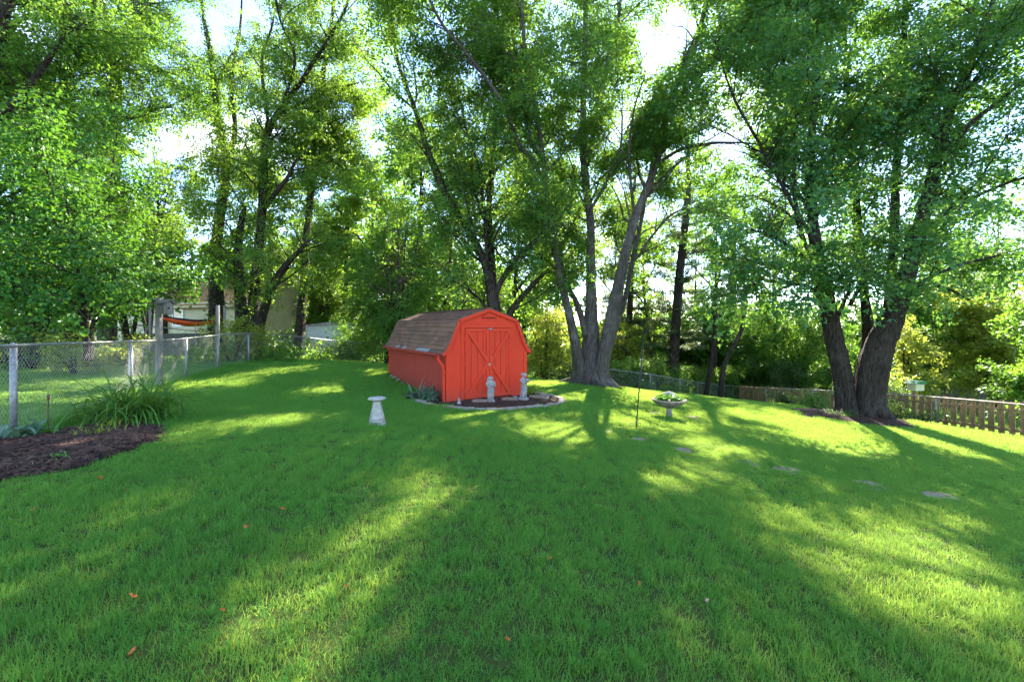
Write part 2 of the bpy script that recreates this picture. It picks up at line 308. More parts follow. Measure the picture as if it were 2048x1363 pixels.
LBED = H_((-150, 985), (0, 962), (120, 945), (190, 925), (250, 903), (310, 882), (330, 864), (318, 852), (250, 846), (180, 852), (100, 866), (30, 876), (-150, 905))
LBED = bed('mulch_bed', LBED, M['mulch'], .05, 6000, 'dark mulch bed along the left chain link fence', 3)
RBED = H_((1602, 826), (1640, 836), (1700, 845), (1760, 852), (1830, 857), (1822, 846), (1790, 834), (1740, 822), (1680, 816), (1630, 818))
RBED = bed('mulch_bed', RBED, M['mulch'], .06, 2500, 'dark mulch ring around the big right hand maple', 4)

# ------------------------------------------------------------------ garden shed
YAW = .564; SO = (-.616, 11.19); SZ = -.33
shed = empty('garden_shed', (SO[0], SO[1], SZ), YAW, 'small red barn shaped garden shed with gambrel roof and double doors', 'shed')
W2, E2, WB, ZE, ZB, ZR, LN, DW, DT = 1.19, 1.348, .90, 1.242, 2.103, 2.4, 4.9, .703, 1.873
def sw(x, y, z=0):
    c, s = math.cos(YAW), math.sin(YAW); return np.array([SO[0] + x * c - y * s, SO[1] + x * s + y * c, SZ + z])
# gambrel profile, left half from eave to ridge
PROF = [(-E2, ZE), (-1.235, 1.345), (-1.15, 1.49), (-1.08, 1.66), (-WB, ZB), (-.45, 2.262), (0, ZR)]
inner = [(x * .985, z - .035) for x, z in PROF]
gp = [(-W2, -.25), (W2, -.25), (W2, ZE + .02)] + [(-x * .985, z - .035) for x, z in PROF[1:-1]] + [(0, ZR - .035)] + [(x * .985, z - .035) for x, z in PROF[1:-1]][::-1] + [(-W2, ZE + .02)]
MB().prism(gp, .0, .05).build('front_wall', M['red'], shed)
MB().prism(gp, LN - .05, LN).build('rear_wall', M['red_dull'], shed)
MB().box((-W2 + .02, .05, -.3), (-W2 + .045, LN - .05, ZE + .06)).build('side_wall', M['gap'], shed)
npl = 30; pw = (LN - .02) / npl
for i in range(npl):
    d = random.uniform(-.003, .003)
    MB().box((-W2 - .004 + d, .01 + i * pw + .006, -.3), (-W2 + .02, .01 + (i + 1) * pw - .006, ZE + .05)).build('siding_plank', M['red_dull'], shed)
MB().box((W2 - .03, .05, -.4), (W2, LN - .05, ZE + .06)).build('side_wall', M['red_dull'], shed)
# corner trim + front trim
MB().box((-W2 - .02, -.02, -.25), (-W2 + .09, .0, ZE - .02)).build('corner_board', M['red'], shed, bevel=.004)
MB().box((W2 - .09, -.02, -.25), (W2 + .02, .0, ZE - .02)).build('corner_board', M['red'], shed, bevel=.004)
MB().box((-W2 - .022, -.018, -.25), (-W2 - .005, .09, ZE - .03)).build('corner_board', M['red'], shed)
MB().box((-W2 - .02, LN - .09, -.2), (-W2 - .005, LN, ZE - .03)).build('corner_board', M['red'], shed)
# barge boards along the gable edge
for sgn in (-1, 1):
    b = MB()
    for (x0, z0), (x1, z1) in zip(PROF[:-1], PROF[1:]):
        v = Vector((x1 - x0, 0, z1 - z0)).normalized(); nn = Vector((v.z, 0, -v.x))
        def q(x, z, k, y): return (sgn * -(x + nn.x * k) if sgn > 0 else x + nn.x * k, y, z + nn.z * k)
        vs = [q(x0, z0, .012, -.06), q(x1, z1, .012, -.06), q(x1, z1, .09, -.06), q(x0, z0, .09, -.06), q(x0, z0, .012, -.0), q(x1, z1, .012, 0), q(x1, z1, .09, 0), q(x0, z0, .09, 0)]
        b.add(vs, [(0, 1, 2, 3), (7, 6, 5, 4), (0, 4, 5, 1), (1, 5, 6, 2), (2, 6, 7, 3), (3, 7, 4, 0)])
    b.build('barge_board', M['red'], shed)
    # boxed eave return triangle
    MB().prism([(sgn * W2 * .995, ZE - .03), (sgn * E2 * .99, ZE - .03), (sgn * E2 * .99, ZE - .0), (sgn * 1.22, ZE + .1), (sgn * 1.1, ZE + .3)], -.045, -.004).build('eave_return', M['red'], shed)
    MB().box((min(sgn * W2, sgn * E2) , .0, ZE - .05), (max(sgn * W2, sgn * E2), LN, ZE - .03)).build('soffit', M['red_dull'], shed)
# gable vent
MB().prism([(-.2, 2.16), (.2, 2.16), (.2, 2.175), (.0, 2.29), (-.2, 2.175)], -.028, -.002).build('gable_vent', M['red'], shed)
MB().box((-.2, -.034, 2.15), (.2, -.002, 2.163)).build('vent_slot', M['gap'], shed)
# door frame
for a, b in (((-DW - .1, -.024, -.1), (-DW, 0, DT + .1)), ((DW, -.024, -.1), (DW + .1, 0, DT + .1)), ((-DW, -.024, DT + .012), (DW, 0, DT + .1))):
    MB().box(a, b).build('door_frame', M['red'], shed, bevel=.003)
MB().box((-DW, -.004, .0), (DW, -.001, DT + .012)).build('door_gap_shade', M['gap'], shed)  # dark sheet paints the shade seen around the doors
MB().box((-DW, -.02, -.06), (DW, -.001, .05)).build('sill', M['red'], shed, bevel=.003)
for sgn in (-1, 1):
    x0, x1 = (-DW + .006, -.004) if sgn < 0 else (.004, DW - .006); zb, zt = .075, DT
    door = MB().box((x0, -.014, zb), (x1, -.005, zt)).build('door', M['gap'], shed)
    nb = 4; bw = (x1 - x0) / nb
    for i in range(nb):
        MB().box((x0 + i * bw + .005, -.026, zb), (x0 + (i + 1) * bw - .005, -.012, zt)).build('door_board', M['red'], door, bevel=.002)
    s_ = .085
    for a, b in (((x0, zb), (x0 + s_, zt)), ((x1 - s_, zb), (x1, zt)), ((x0 + s_ + .001, zt - s_), (x1 - s_ - .001, zt)), ((x0 + s_ + .001, zb), (x1 - s_ - .001, zb + .1))):
        MB().box((a[0], -.052, a[1]), (b[0], -.0255, b[1])).build('door_rail', M['red'], door, bevel=.004)
    mz = (zb + zt) / 2 + .01; xo = x0 + s_ if sgn < 0 else x1 - s_; xi = x1 - s_ * .4 if sgn < 0 else x0 + s_ * .4
    MB().bar((xo, -.044, zt - s_), (xi, -.044, mz + .02), .036, .085, (0, 0, 1)).build('door_brace', M['red'], door)
    MB().bar((xo, -.044, zb + .1), (xi, -.044, mz - .02), .036, .085, (0, 0, 1)).build('door_brace', M['red'], door)
    for z in (.95, 1.6, .3):
        hx = x0 if sgn < 0 else x1
        MB().box((hx - .045, -.06, z - .035), (hx + .045, -.052, z + .035)).tube([(hx, -.062, z - .04), (hx, -.062, z + .04)], .009, 8).build('hinge', M['red'], door)
    hx = -.04 if sgn < 0 else .04
    h = MB().tube([(hx, -.052, 1.02), (hx, -.085, 1.03), (hx, -.09, 1.08), (hx, -.085, 1.13), (hx, -.052, 1.14)], .007, 8) if sgn > 0 else MB().box((-.06, -.062, .92), (.05, -.0525, .96)).lathe([(.018, 0), (.02, .02), (.012, .03)], 12, (-.01, -.07, .9))
    h.build('handle' if sgn > 0 else 'latch', M['brass'], door, smooth=False)
MB().box((-.03, -.066, DT - .03), (.09, -.0535, DT + .0)).tube([(.03, -.07, DT - .015), (.1, -.07, DT - .005)], .008, 6).build('top_latch', M['steel'], shed)
# roof deck + shingles
deckp = PROF + [(-x, z) for x, z in PROF[:-1]][::-1]
deckq = [(x * .985, z - .034) for x, z in deckp][::-1]
rv = MB()
n = len(deckp); dq = deckq[::-1]
vs = [(x, -.055, z) for x, z in deckp] + [(x, LN + .05, z) for x, z in deckp] + [(x, -.055, z) for x, z in dq] + [(x, LN + .05, z) for x, z in dq]
fs = []
for i in range(n - 1): fs += [(i, i + 1, i + 1 + n, i + n), (2 * n + i, 3 * n + i, 3 * n + i + 1, 2 * n + i + 1), (i, 2 * n + i, 2 * n + i + 1, i + 1), (n + i, n + i + 1, 3 * n + i + 1, 3 * n + i)]
fs += [(0, n, 3 * n, 2 * n), (n - 1, 3 * n - 1, 4 * n - 1, 2 * n - 1)]
rv.add(vs, fs); roof = rv.build('roof', M['shingle_dark'], shed)
# arc length sampling of the left slope
pp = np.array(PROF); sl = np.concatenate([[0], np.cumsum(np.linalg.norm(np.diff(pp, axis=0), axis=1))])
def atl(s): return np.array([np.interp(s, sl, pp[:, 0]), np.interp(s, sl, pp[:, 1])])
expo = sl[-1] / 15; tab = (LN + .11) / 16
smesh = {}
for side in (-1, 1):
    big = MB()
    for k in range(15):
        s0, s1 = k * expo - .004, min((k + 1) * expo + .012, sl[-1])
        a, b = atl(max(s0, 0)), atl(s1); v = b - a; v /= np.linalg.norm(v); nn = np.array([-v[1], v[0]])
        y = -.06 - (tab / 2 if k % 2 else 0)
        while y < LN + .05:
            y0, y1 = max(y, -.06) + .003, min(y + tab, LN + .055) - .003; y += tab
            if y1 - y0 < .03: continue
            lift = .016 + random.uniform(0, .009); th = .003
            a1, a2 = a + nn * lift, a + nn * (lift - .013); b1 = b + nn * .004; b2 = b + nn * .001
            if side > 0: tr = lambda p: (-p[0], p[1])
            else: tr = lambda p: (p[0], p[1])
            vs = [(tr(a1)[0], y0, a1[1]), (tr(a1)[0], y1, a1[1]), (tr(b1)[0], y1, b1[1]), (tr(b1)[0], y0, b1[1]), (tr(a2)[0], y0, a2[1]), (tr(a2)[0], y1, a2[1]), (tr(b2)[0], y1, b2[1]), (tr(b2)[0], y0, b2[1])]
            fs = [(0, 3, 2, 1), (4, 5, 6, 7), (0, 1, 5, 4), (1, 2, 6, 5), (2, 3, 7, 6), (3, 0, 4, 7)]
            if side > 0: big.add(vs, fs)
            else:
                u = random.random(); m = 'shingle' if u > .4 else 'shingle_dark'
                if k == 0 and ((1.0 < y < 2.1) or (2.9 < y < 3.9)) and u > .25: m = 'shingle_worn'
                MB().add(vs, fs).build('shingle', M[m], roof)
    if side > 0: tag(big.build('shingles', M['shingle'], roof), kind='stuff')
MB().bar((0, -.06, ZR + .012), (0, LN + .05, ZR + .012), .2, .012).build('ridge_cap', M['shingle'], roof)
# gutter + downspout
g = MB(); xs = [(-E2 - .0, ZE + .005), (-E2 - .01, ZE - .05), (-E2 - .05, ZE - .06), (-E2 - .085, ZE - .04), (-E2 - .09, ZE + .01), (-E2 - .082, ZE + .01), (-E2 - .078, ZE - .032), (-E2 - .05, ZE - .05), (-E2 - .017, ZE - .042), (-E2 - .008, ZE + .005)]
g.prism(xs, -.03, LN + .04); gut = g.build('gutter', M['red_dull'], shed)
xd = -E2 - .045
MB().tube([(xd, .06, ZE - .05), (xd, .06, ZE - .14), (xd + .06, .05, ZE - .22), (-W2 - .07, .04, ZE - .32), (-W2 - .06, .04, ZE - .45), (-W2 - .06, .04, .1), (-W2 - .06, .02, .02), (-W2 - .1, -.06, -.02)], .035, 10).build('downspout', M['red'], shed, smooth=True)
for z in (.25, .8): MB().box((-W2 - .1, .0, z), (-W2 - .02, .08, z + .03)).build('downspout_strap', M['red'], shed)

# shed bed
def shb(px, py): return hit(px, py)
SBED = H_((800, 790), (838, 804), (880, 814), (930, 819), (985, 820), (1040, 816), (1090, 812), (1122, 805), (1118, 797), (1090, 791), (1066, 786))
SBED_in = [p.copy() for p in SBED] + [sw(1.3, .5), sw(0, .35), sw(-.9, .3), sw(-1.0, 1.2), sw(-1.35, 1.5)]
SBED = bed('mulch_bed', SBED_in, M['mulch'], .035, 3500, 'dark mulch bed in front of the red shed', 5)
# edging blocks
def edge_pts(pxs, step):
    P = np.array([hit(*p) for p in pxs]); s = np.concatenate([[0], np.cumsum(np.linalg.norm(np.diff(P[:, :2], axis=0), axis=1))])
    n = int(s[-1] / step); t = (np.arange(n) + .5) * s[-1] / n
    return [(np.interp(q, s, P[:, 0]), np.interp(q, s, P[:, 1]), np.interp(q + .05, s, P[:, 0]) - np.interp(q - .05, s, P[:, 0]), np.interp(q + .05, s, P[:, 1]) - np.interp(q - .05, s, P[:, 1])) for q in t], s[-1] / n
eb, st = edge_pts([(832, 803), (850, 809), (880, 815), (930, 820), (985, 821), (1040, 818), (1090, 814), (1118, 809), (1126, 803), (1118, 797), (1095, 791.5), (1072, 787)], .24)
ORD = [t + u for t, us in (('', 'first second third fourth fifth sixth seventh eighth ninth tenth eleventh twelfth thirteenth fourteenth fifteenth sixteenth seventeenth eighteenth nineteenth twentieth'.split()), ('twenty-', 'first second third fourth fifth sixth seventh eighth ninth'.split()), ('thirty-', 'first second third fourth fifth'.split())) for u in us]
for i, (x, y, dx, dy) in enumerate(eb):
    r = np.random.default_rng(i + 50); l = st * .485; wv = .075
    o = MB(); ring = []
    pts = [(-l, -wv), (-l * .3, -wv - .02), (l * .4, -wv - .018), (l, -wv), (l * .98, wv), (0, wv + .012), (-l * .98, wv)]
    top = .055 + r.uniform(-.012, .015)
    vs = [(a + r.normal(0, .004), b + r.normal(0, .004), -.06) for a, b in pts] + [(a * .97, b * .94, top + r.normal(0, .005)) for a, b in pts]; k = len(pts)
    o.add(vs, [tuple(range(k))[::-1], tuple(range(k, 2 * k))] + [(j, (j + 1) % k, (j + 1) % k + k, j + k) for j in range(k)])
    b = o.build('edging_block', M['edging'] if r.random() > .2 else M['paver'], None, bevel=.012); b.location = (x, y, G(x, y)); b.rotation_euler = (0, 0, math.atan2(dy, dx))
    tag(b, ORD[i] + ' edging block from the left end of the shed border', 'edging block', 'edging blocks around the shed bed')
# pavers in the bed
def slab(name, px, py, wpx, label, cat, grp=None, asp=.8, th=.04, mat='paver', seed=1, lift=.05, rz=0):
    p = hit(px, py); d = p[1]; rw = wpx / F * d / 2; r = np.random.default_rng(seed); n = 18; vs = []
    for z, s in ((-.05, 1), (th * .8, 1.0), (th, .94)):
        for j in range(n):
            a = j / n * 6.283; rr = (abs(math.cos(a)) ** 4 + abs(math.sin(a)) ** 4) ** -.25 * s * (1 + .04 * math.sin(3 * a + seed) + .02 * math.sin(7 * a + seed * 2)); vs.append((rr * rw * math.cos(a), rr * rw * asp * math.sin(a), z))
    fs = [(i * n + j, i * n + (j + 1) % n, (i + 1) * n + (j + 1) % n, (i + 1) * n + j) for i in range(2) for j in range(n)] + [tuple(2 * n + j for j in range(n)), tuple(range(n))[::-1]]
    o = MB().add(vs, fs).build(name, M[mat]); o.location = (p[0], p[1], p[2] + lift); o.rotation_euler = (0, 0, rz)
    return tag(o, label, cat, grp)
slab('paver', 961, 806, 34, 'tan paver left of the statue at the shed doors', 'paver', 'pavers in the shed bed', seed=2, th=.03)
slab('paver', 1019, 802, 32, 'tan paver between the two garden statues', 'paver', 'pavers in the shed bed', seed=3, th=.03)
slab('paver', 1078, 797, 40, 'tan paver right of the leaning statue behind the border', 'paver', 'pavers in the shed bed', seed=4, th=.025)
# stepping stones in lawn
for i, (px, py, wp, lab) in enumerate([(1215, 865, 26, 'sunken stepping stone nearest the tree shadow'), (1276, 880, 32, 'second sunken stepping stone along the lawn path'), (1365, 901, 38, 'third sunken stepping stone along the lawn path'), (1490, 927, 48, 'fourth sunken stepping stone along the lawn path'),
        (1572, 941, 55, 'fifth sunken stepping stone, most exposed one in the lawn'), (1735, 972, 66, 'sixth sunken stepping stone, right of the exposed one'), (1885, 996, 66, 'sunken stepping stone at the right end of the lawn path'), (1302, 826, 34, 'pale flat stone in the lawn beside the bird bath'), (1383, 834, 26, 'half buried stone just right of the bird bath')]):
    slab('stepping_stone', px, py, wp * .85, lab, 'stone', 'stepping stones across the lawn', asp=1.0, th=.022, seed=i + 10, lift=-.004, rz=i)
STONES = [hit(*q) for q in ((1215, 865), (1276, 880), (1365, 901), (1490, 927), (1572, 941), (1735, 972), (1885, 996), (1302, 826), (1383, 834))]

# statues -----------------------------------------------------------
def statue_a():
    p = hit(981, 806); k = 52 / F * p[1] / .65 * 1.0
    e = empty('garden_statue', (p[0], p[1], p[2] + .02), YAW, 'weathered grey statue of a draped woman standing before the shed doors', 'statue')
    r = [(0, 0, .05, .075, .07, 0), (0, 0, .09, .068, .06, .2), (.004, 0, .16, .066, .056, .1), (.01, 0, .25, .072, .056, 0), (.012, 0, .33, .078, .058, 0), (.008, 0, .38, .07, .052, 0), (.0, 0, .43, .066, .048, 0), (0, 0, .48, .078, .05, 0), (0, 0, .525, .082, .046, 0), (0, 0, .55, .045, .036, 0), (0, .0, .57, .03, .03, 0)]
    b = MB().loft(r, 18)
    b.loft([(0, -.004, .555, .028, .028, 0), (0, -.008, .575, .046, .05, 0), (0, -.01, .605, .052, .056, 0), (0, -.006, .635, .046, .05, 0), (0, 0, .655, .025, .03, 0)], 16)         # head with hair
    b.loft([(0, .03, .46, .05, .02, 0), (0, .035, .54, .06, .03, 0), (0, .03, .6, .056, .035, 0), (0, .02, .64, .04, .03, 0)], 12)                         # long hair
    b.tube([(.078, 0, .525), (.092, -.01, .46), (.08, -.045, .41), (.02, -.07, .43), (-.03, -.07, .46)], [.026, .024, .022, .019, .016], 10)
    b.tube([(-.078, 0, .525), (-.09, -.01, .45), (-.075, -.045, .39), (-.01, -.066, .39), (.04, -.066, .40)], [.026, .024, .022, .019, .016], 10)
    for a in np.linspace(0, 6.28, 12)[:-1]: b.tube([(.062 * math.cos(a), .056 * math.sin(a), .05), (.06 * math.cos(a + .15), .05 * math.sin(a + .15), .2), (.062 * math.cos(a + .1), .046 * math.sin(a + .1), .36)], [.014, .012, .006], 6)
    b.build('figure', M['stone'], e, smooth=True)
    MB().lathe([(.105, -.03), (.108, .02), (.1, .05), (.085, .06)], 14, mod=lambda a, z: 1 + .07 * math.sin(3 * a) + .05 * math.sin(5 * a)).build('base', M['stone'], e, smooth=True)
    e.scale = (k * 1.2, k * 1.2, k)
def statue_b():
    p = hit(1046, 801); k = 56 / F * p[1] / .68
    e = empty('garden_statue', (p[0], p[1], p[2] + .02), YAW + .3, 'pale grey statue of a leaning woman at the right shed corner', 'statue')
    r = [(0, 0, .05, .085, .07, 0), (.01, 0, .12, .07, .06, 0), (.022, 0, .2, .066, .056, .1), (.03, 0, .28, .068, .058, 0), (.028, 0, .34, .066, .055, 0), (.012, 0, .40, .052, .045, 0), (.0, 0, .45, .056, .046, 0), (-.002, 0, .5, .066, .045, 0), (.004, 0, .53, .05, .038, 0), (.012, 0, .55, .026, .026, 0), (.022, 0, .572, .022, .022, 0)]
    b = MB().loft(r, 18)
    b.loft([(.024, -.002, .56, .022, .024, 0), (.03, -.006, .585, .038, .04, 0), (.034, -.008, .615, .043, .045, 0), (.034, -.004, .645, .036, .038, 0), (.032, 0, .662, .016, .018, 0)], 14)
    b.loft([(.0, .02, .6, .02, .02, 0), (-.004, .026, .62, .026, .026, 0), (.0, .024, .645, .018, .018, 0)], 10)
    b.tube([(-.06, 0, .52), (-.085, -.02, .46), (-.06, -.055, .41), (.0, -.07, .43), (.045, -.06, .46)], [.022, .021, .02, .017, .015], 10)
    b.tube([(.06, 0, .515), (.085, -.01, .46), (.075, -.04, .42), (.05, -.065, .44)], [.022, .021, .019, .016], 10)
    b.tube([(.0, -.045, .3), (-.035, -.07, .2), (-.06, -.06, .12), (-.09, -.06, .06)], [.04, .034, .026, .02], 10)
    for a in np.linspace(0, 6.28, 11)[:-1]: b.tube([(.07 * math.cos(a), .06 * math.sin(a), .05), (.03 + .055 * math.cos(a + .2), .05 * math.sin(a + .2), .2), (.03 + .056 * math.cos(a), .048 * math.sin(a), .33)], [.015, .013, .007], 6)
    b.build('figure', M['stone'], e, smooth=True)
    MB().lathe([(.02, -.05), (.03, -.04), (.042, 0), (.034, .03), (.02, .045), (.028, .055)], 12, (.075, -.06, .47)).build('urn', M['stone'], e, smooth=True)
    MB().lathe([(.13, -.03), (.132, .015), (.12, .045), (.1, .06)], 16, (-.015, -.01, 0), mod=lambda a, z: 1 + .05 * math.sin(2 * a)).build('base', M['stone'], e, smooth=True)
    e.scale = (k * 1.2, k * 1.2, k)
statue_a(); statue_b()
# little ornament left
p = hit(918, 811); e = empty('garden_ornament', (p[0], p[1], p[2] + .035), 0, 'tiny pale gnome shaped ornament in the mulch left of the pavers', 'ornament')
MB().loft([(0, 0, -.01, .05, .045, 0), (0, 0, .03, .05, .045, 0), (0, 0, .06, .035, .035, 0), (0, 0, .075, .028, .028, 0), (0, 0, .1, .03, .03, 0), (0, 0, .118, .03, .03, 0)], 12).build('body', M['stone_white'], e, smooth=True)
MB().loft([(0, 0, .116, .034, .034, 0), (0, 0, .135, .022, .022, 0), (.004, 0, .165, .006, .006, 0)], 12).build('hat', M['stone'], e, smooth=True)
def rock(name, p, r, mat, label, cat, seed=0, flat=.7, grp=None, sink=.2):
    rr = np.random.default_rng(seed); b = MB(); n, K = 12, 7; vs = []
    ph = rr.random(6) * 6
    for k in range(K):
        f = math.pi * (k + .15) / (K - .7)
        for j in range(n):
            a = j / n * 6.283; q = 1 + .16 * math.sin(2 * a + ph[0] + f) + .1 * math.sin(3 * a + ph[1] - 2 * f) + .07 * math.sin(5 * a + ph[2])
            vs.append((r * q * math.sin(f) * math.cos(a), r * q * .85 * math.sin(f) * math.sin(a), -r * flat * math.cos(f) * (1 + .08 * math.sin(3 * a + ph[3]))))
    fs = [(i * n + j, i * n + (j + 1) % n, (i + 1) * n + (j + 1) % n, (i + 1) * n + j) for i in range(K - 1) for j in range(n)] + [tuple(range(n))[::-1], tuple((K - 1) * n + j for j in range(n))]
    o = b.add(vs, fs).build(name, M[mat], smooth=True); o.location = (p[0], p[1], p[2] + r * flat * (1 - sink * 2)); return tag(o, label, cat, grp)
q = hit(1031, 797.5); q[2] += .03; rock('rock', q, .05, 'stone_white', 'small white rock between the pavers and the leaning statue', 'rock', 3)
for i, (px, py, r) in enumerate(((790, 757, .1), (797, 762, .09), (783, 753, .08), (804, 768, .07), (1131, 806, .05))):
    q = hit(px, py)
    rock('rock', q, r, 'paver', ['largest brown rock at the rear left corner of the shed', 'middle brown rock at the foot of the shed side', 'hindmost brown rock beside the shed side wall', 'front brown rock of those beside the shed side wall', 'brown clod at the right tip of the shed border'][i], 'rock', i + 20, .55)

# sundial pedestal
p = hit(754, 850); k = 57 / F * p[1] / .5
e = empty('sundial_pedestal', (p[0], p[1], p[2] - .01), .3, 'pale fluted stone sundial pedestal standing alone on the lawn', 'pedestal')
MB().lathe([(.158, -.05), (.158, .025), (.15, .05), (.135, .066), (.13, .07)], 16, mod=lambda a, z: 1 + .02 * math.cos(8 * a)).build('base', M['stone_white'], e)
MB().lathe([(.118, .068), (.132, .082), (.132, .1), (.118, .112)], 28).build('base_ring', M['stone_white'], e, smooth=True)
MB().lathe([(.112, .112), (.128, .122), (.128, .135), (.12, .17), (.098, .26), (.078, .35), (.068, .42), (.072, .44)], 64, mod=lambda a, z: 1 - .07 * abs(math.sin(4 * a)) ** 1.5).build('shaft', M['stone_white'], e, smooth=True)
MB().lathe([(.07, .438), (.09, .445), (.142, .468), (.15, .48), (.128, .5), (.09, .508), (.04, .51)], 48, mod=lambda a, z: 1 + (.06 * math.cos(8 * a) if z > .44 else 0)).build('top_plate', M['stone_white'], e, smooth=True)
e.scale = (k, k, k)
PED = p

# bird bath planter
p = hit(1338, 836); k = p[1] / F
e = empty('bird_bath', (p[0], p[1], p[2] - .01), 0, 'mossy stone bird bath planted with trailing greenery', 'bird bath')
u = k
MB().lathe([(7.5 * u, -.05), (7.2 * u, 3 * u), (6.6 * u, 7 * u), (5.4 * u, 14 * u), (4.6 * u, 20 * u), (5.2 * u, 24 * u)], 20).build('pedestal', M['stone_moss'], e, smooth=True)
def bowlmod(a, z): return 1 + .03 * math.cos(10 * a)
MB().lathe([(5 * u, 22 * u), (10 * u, 23 * u), (18 * u, 26.5 * u), (26 * u, 31 * u), (32 * u, 36 * u), (33.5 * u, 39 * u), (31.5 * u, 39.5 * u), (29 * u, 37 * u), (20 * u, 32.5 * u), (5 * u, 31 * u)], 48, mod=bowlmod).build('bowl', M['stone_moss'], e, smooth=True)
MB().lathe([(27 * u, 35.6 * u), (20 * u, 38 * u), (5 * u, 39 * u)], 24).build('soil', M['mulch'], e, smooth=True)
BATH = p; BU = u; BE = e
bk = rock('rock', (p[0] + 3 * u, p[1] + 8 * u, p[2] + 36 * u), 12 * u, 'stone', 'rounded grey stone lying in the bird bath bowl', 'rock', 8, .75, sink=.1)
bk.scale = (1.3, .8, 1)
# shepherd hook pole
p = hit(1271, 857)
top = P3(1288, 668, p[1]); b0 = np.array([p[0], p[1], p[2] - .2])
e = empty('shepherd_hook', tuple(p), 0, 'thin dark green iron shepherd hook stuck in the lawn', 'garden hook')
b = MB(); v = top - p
b.tube([b0 - p, v * .5 + np.array([.0, 0, .0]), v], .011, 8); b.build('pole', M['black'], e, smooth=True)
hk = [v + np.array([.09 * math.sin(t) + .0, 0, .14 * math.sin(t / 2) * 1]) * 1 for t in np.linspace(0, 3.0, 9)]
hk += [hk[-1] + np.array([.03, 0, -.06]), hk[-1] + np.array([.07, 0, -.08])]
MB().tube(hk, .009, 8).build('hook', M['black'], e, smooth=True)
MB().tube([(-.1, 0, .02), (-.1, 0, .12), (0.0, 0, .13), (.1, 0, .12), (.1, 0, .02)], .008, 6).build('foot_prong', M['black'], e)

# ------------------------------------------------------------------ chain link fences
def fence_line(pts):
    P = np.array(pts, float); s = np.concatenate([[0], np.cumsum(np.linalg.norm(np.diff(P, axis=0), axis=1))])
    return P, s
def chain_fence(name, pts, posts, h, w, label, wire_r=.0016, post_r=.028, rail_r=.02, top=.0, wmat='wire', rmat='steel', over=.03):
    P, s = fence_line(pts); e = empty(name, (P[0][0], P[0][1], G(*P[0])), 0, label, 'fence'); O = np.array(e.location)
    X = lambda q: np.interp(q, s, P[:, 0]); Y = lambda q: np.interp(q, s, P[:, 1])
    def base(q): return gz(X(q), Y(q))
    n = int(s[-1] / w); K = int((h + over) / w); i = np.arange(n)[:, None]; k = np.arange(K + 1)[None]
    q = (i + ((k + i) % 2)) * w; z = k * w + .02; fx, fy = X(q.ravel()), Y(q.ravel())
    fz = gz(fx, fy).reshape(q.shape) + z
    V = np.stack([fx.reshape(q.shape), fy.reshape(q.shape), fz], -1)
    V[..., :2] += RNG.normal(0, .002, V[..., :2].shape)
    V[:, -1, 2] += .0
    A, B = V[:, :-1].reshape(-1, 3), V[:, 1:].reshape(-1, 3)
    t = nrm(B - A); d = np.array([P[-1][0] - P[0][0], P[-1][1] - P[0][1], 0]); d /= np.linalg.norm(d); nv = np.array([-d[1], d[0], 0])
    x = nrm(np.cross(t, nv)); y = np.broadcast_to(nv, x.shape)
    ang = np.arange(3) * 2.0944
    ring = np.cos(ang)[None, :, None] * x[:, None] + np.sin(ang)[None, :, None] * y[:, None]
    VV = np.concatenate([A[:, None] + ring * wire_r, B[:, None] + ring * wire_r], 1)
    fc = np.array([(0, 1, 4, 3), (1, 2, 5, 4), (2, 0, 3, 5)])
    T = (np.arange(len(A))[:, None, None] * 6 + fc[None]).reshape(-1, 4)
    o = mesh_np('wire_mesh', VV.reshape(-1, 3) - O, T, M[wmat], e); tag(o, kind='stuff')
    for q in posts:
        x, y = float(X(q)), float(Y(q)); z = G(x, y) - O[2]
        po = MB().tube([(x - O[0], y - O[1], z - .15), (x - O[0], y - O[1], z + h - .01)], post_r, 12)
        po.lathe([(post_r * 1.12, 0), (post_r * 1.15, .03), (post_r * .8, .05), (post_r * .1, .058)], 12, (x - O[0], y - O[1], z + h - .02)); po.build('post', M['steel'], e, smooth=True)
    qs = np.linspace(0, s[-1], max(12, int(s[-1] * 2))); path = np.column_stack([X(qs), Y(qs), base(qs) + h]) - O
    MB().tube(path, rail_r, 10).build('top_rail', M[rmat], e, smooth=True)
    return e
LFP = [(-4.2, .7), (-6.45, 5.5), (-8.1, 9.03), (-9.43, 12.3), (-9.95, 14.4)]
_, ls = fence_line(LFP)
chain_fence('chain_link_fence', LFP, [ls[0] + .2, ls[1], ls[2], ls[3], ls[4]], 1.18, .037, 'galvanised chain link fence beside the left mulch bed', .0019, .036, .021)
BFP = [(-9.95, 14.4), (-10.35, 16.7), (-10.6, 25.4), (-6, 27.0), (2, 27.6), (9, 27.7), (13.5, 30.9), (17.1, 33)]
_, bs = fence_line(BFP)
chain_fence('chain_link_fence', BFP, [bs[1], bs[2] - 4, bs[2], bs[3], bs[4], bs[4] + 3.5, bs[5], bs[6] - 2.2, bs[6]], 1.18, .055, 'chain link fence along the back of the yard behind the shed', .0022, .034, .024)
RFP = [(17.1, 33), (16.9, 19.2), (17.3, 14.6), (17.6, 9.5)]
_, rs = fence_line(RFP)
chain_fence('chain_link_fence', RFP, [rs[0] + .1, rs[0] + 4.5, rs[0] + 9, rs[1] + 2.1, rs[2] + 2], 1.16, .06, 'rusty chain link fence in front of the right wooden pickets', .0013, .03, .026, wmat='rust', rmat='rust')
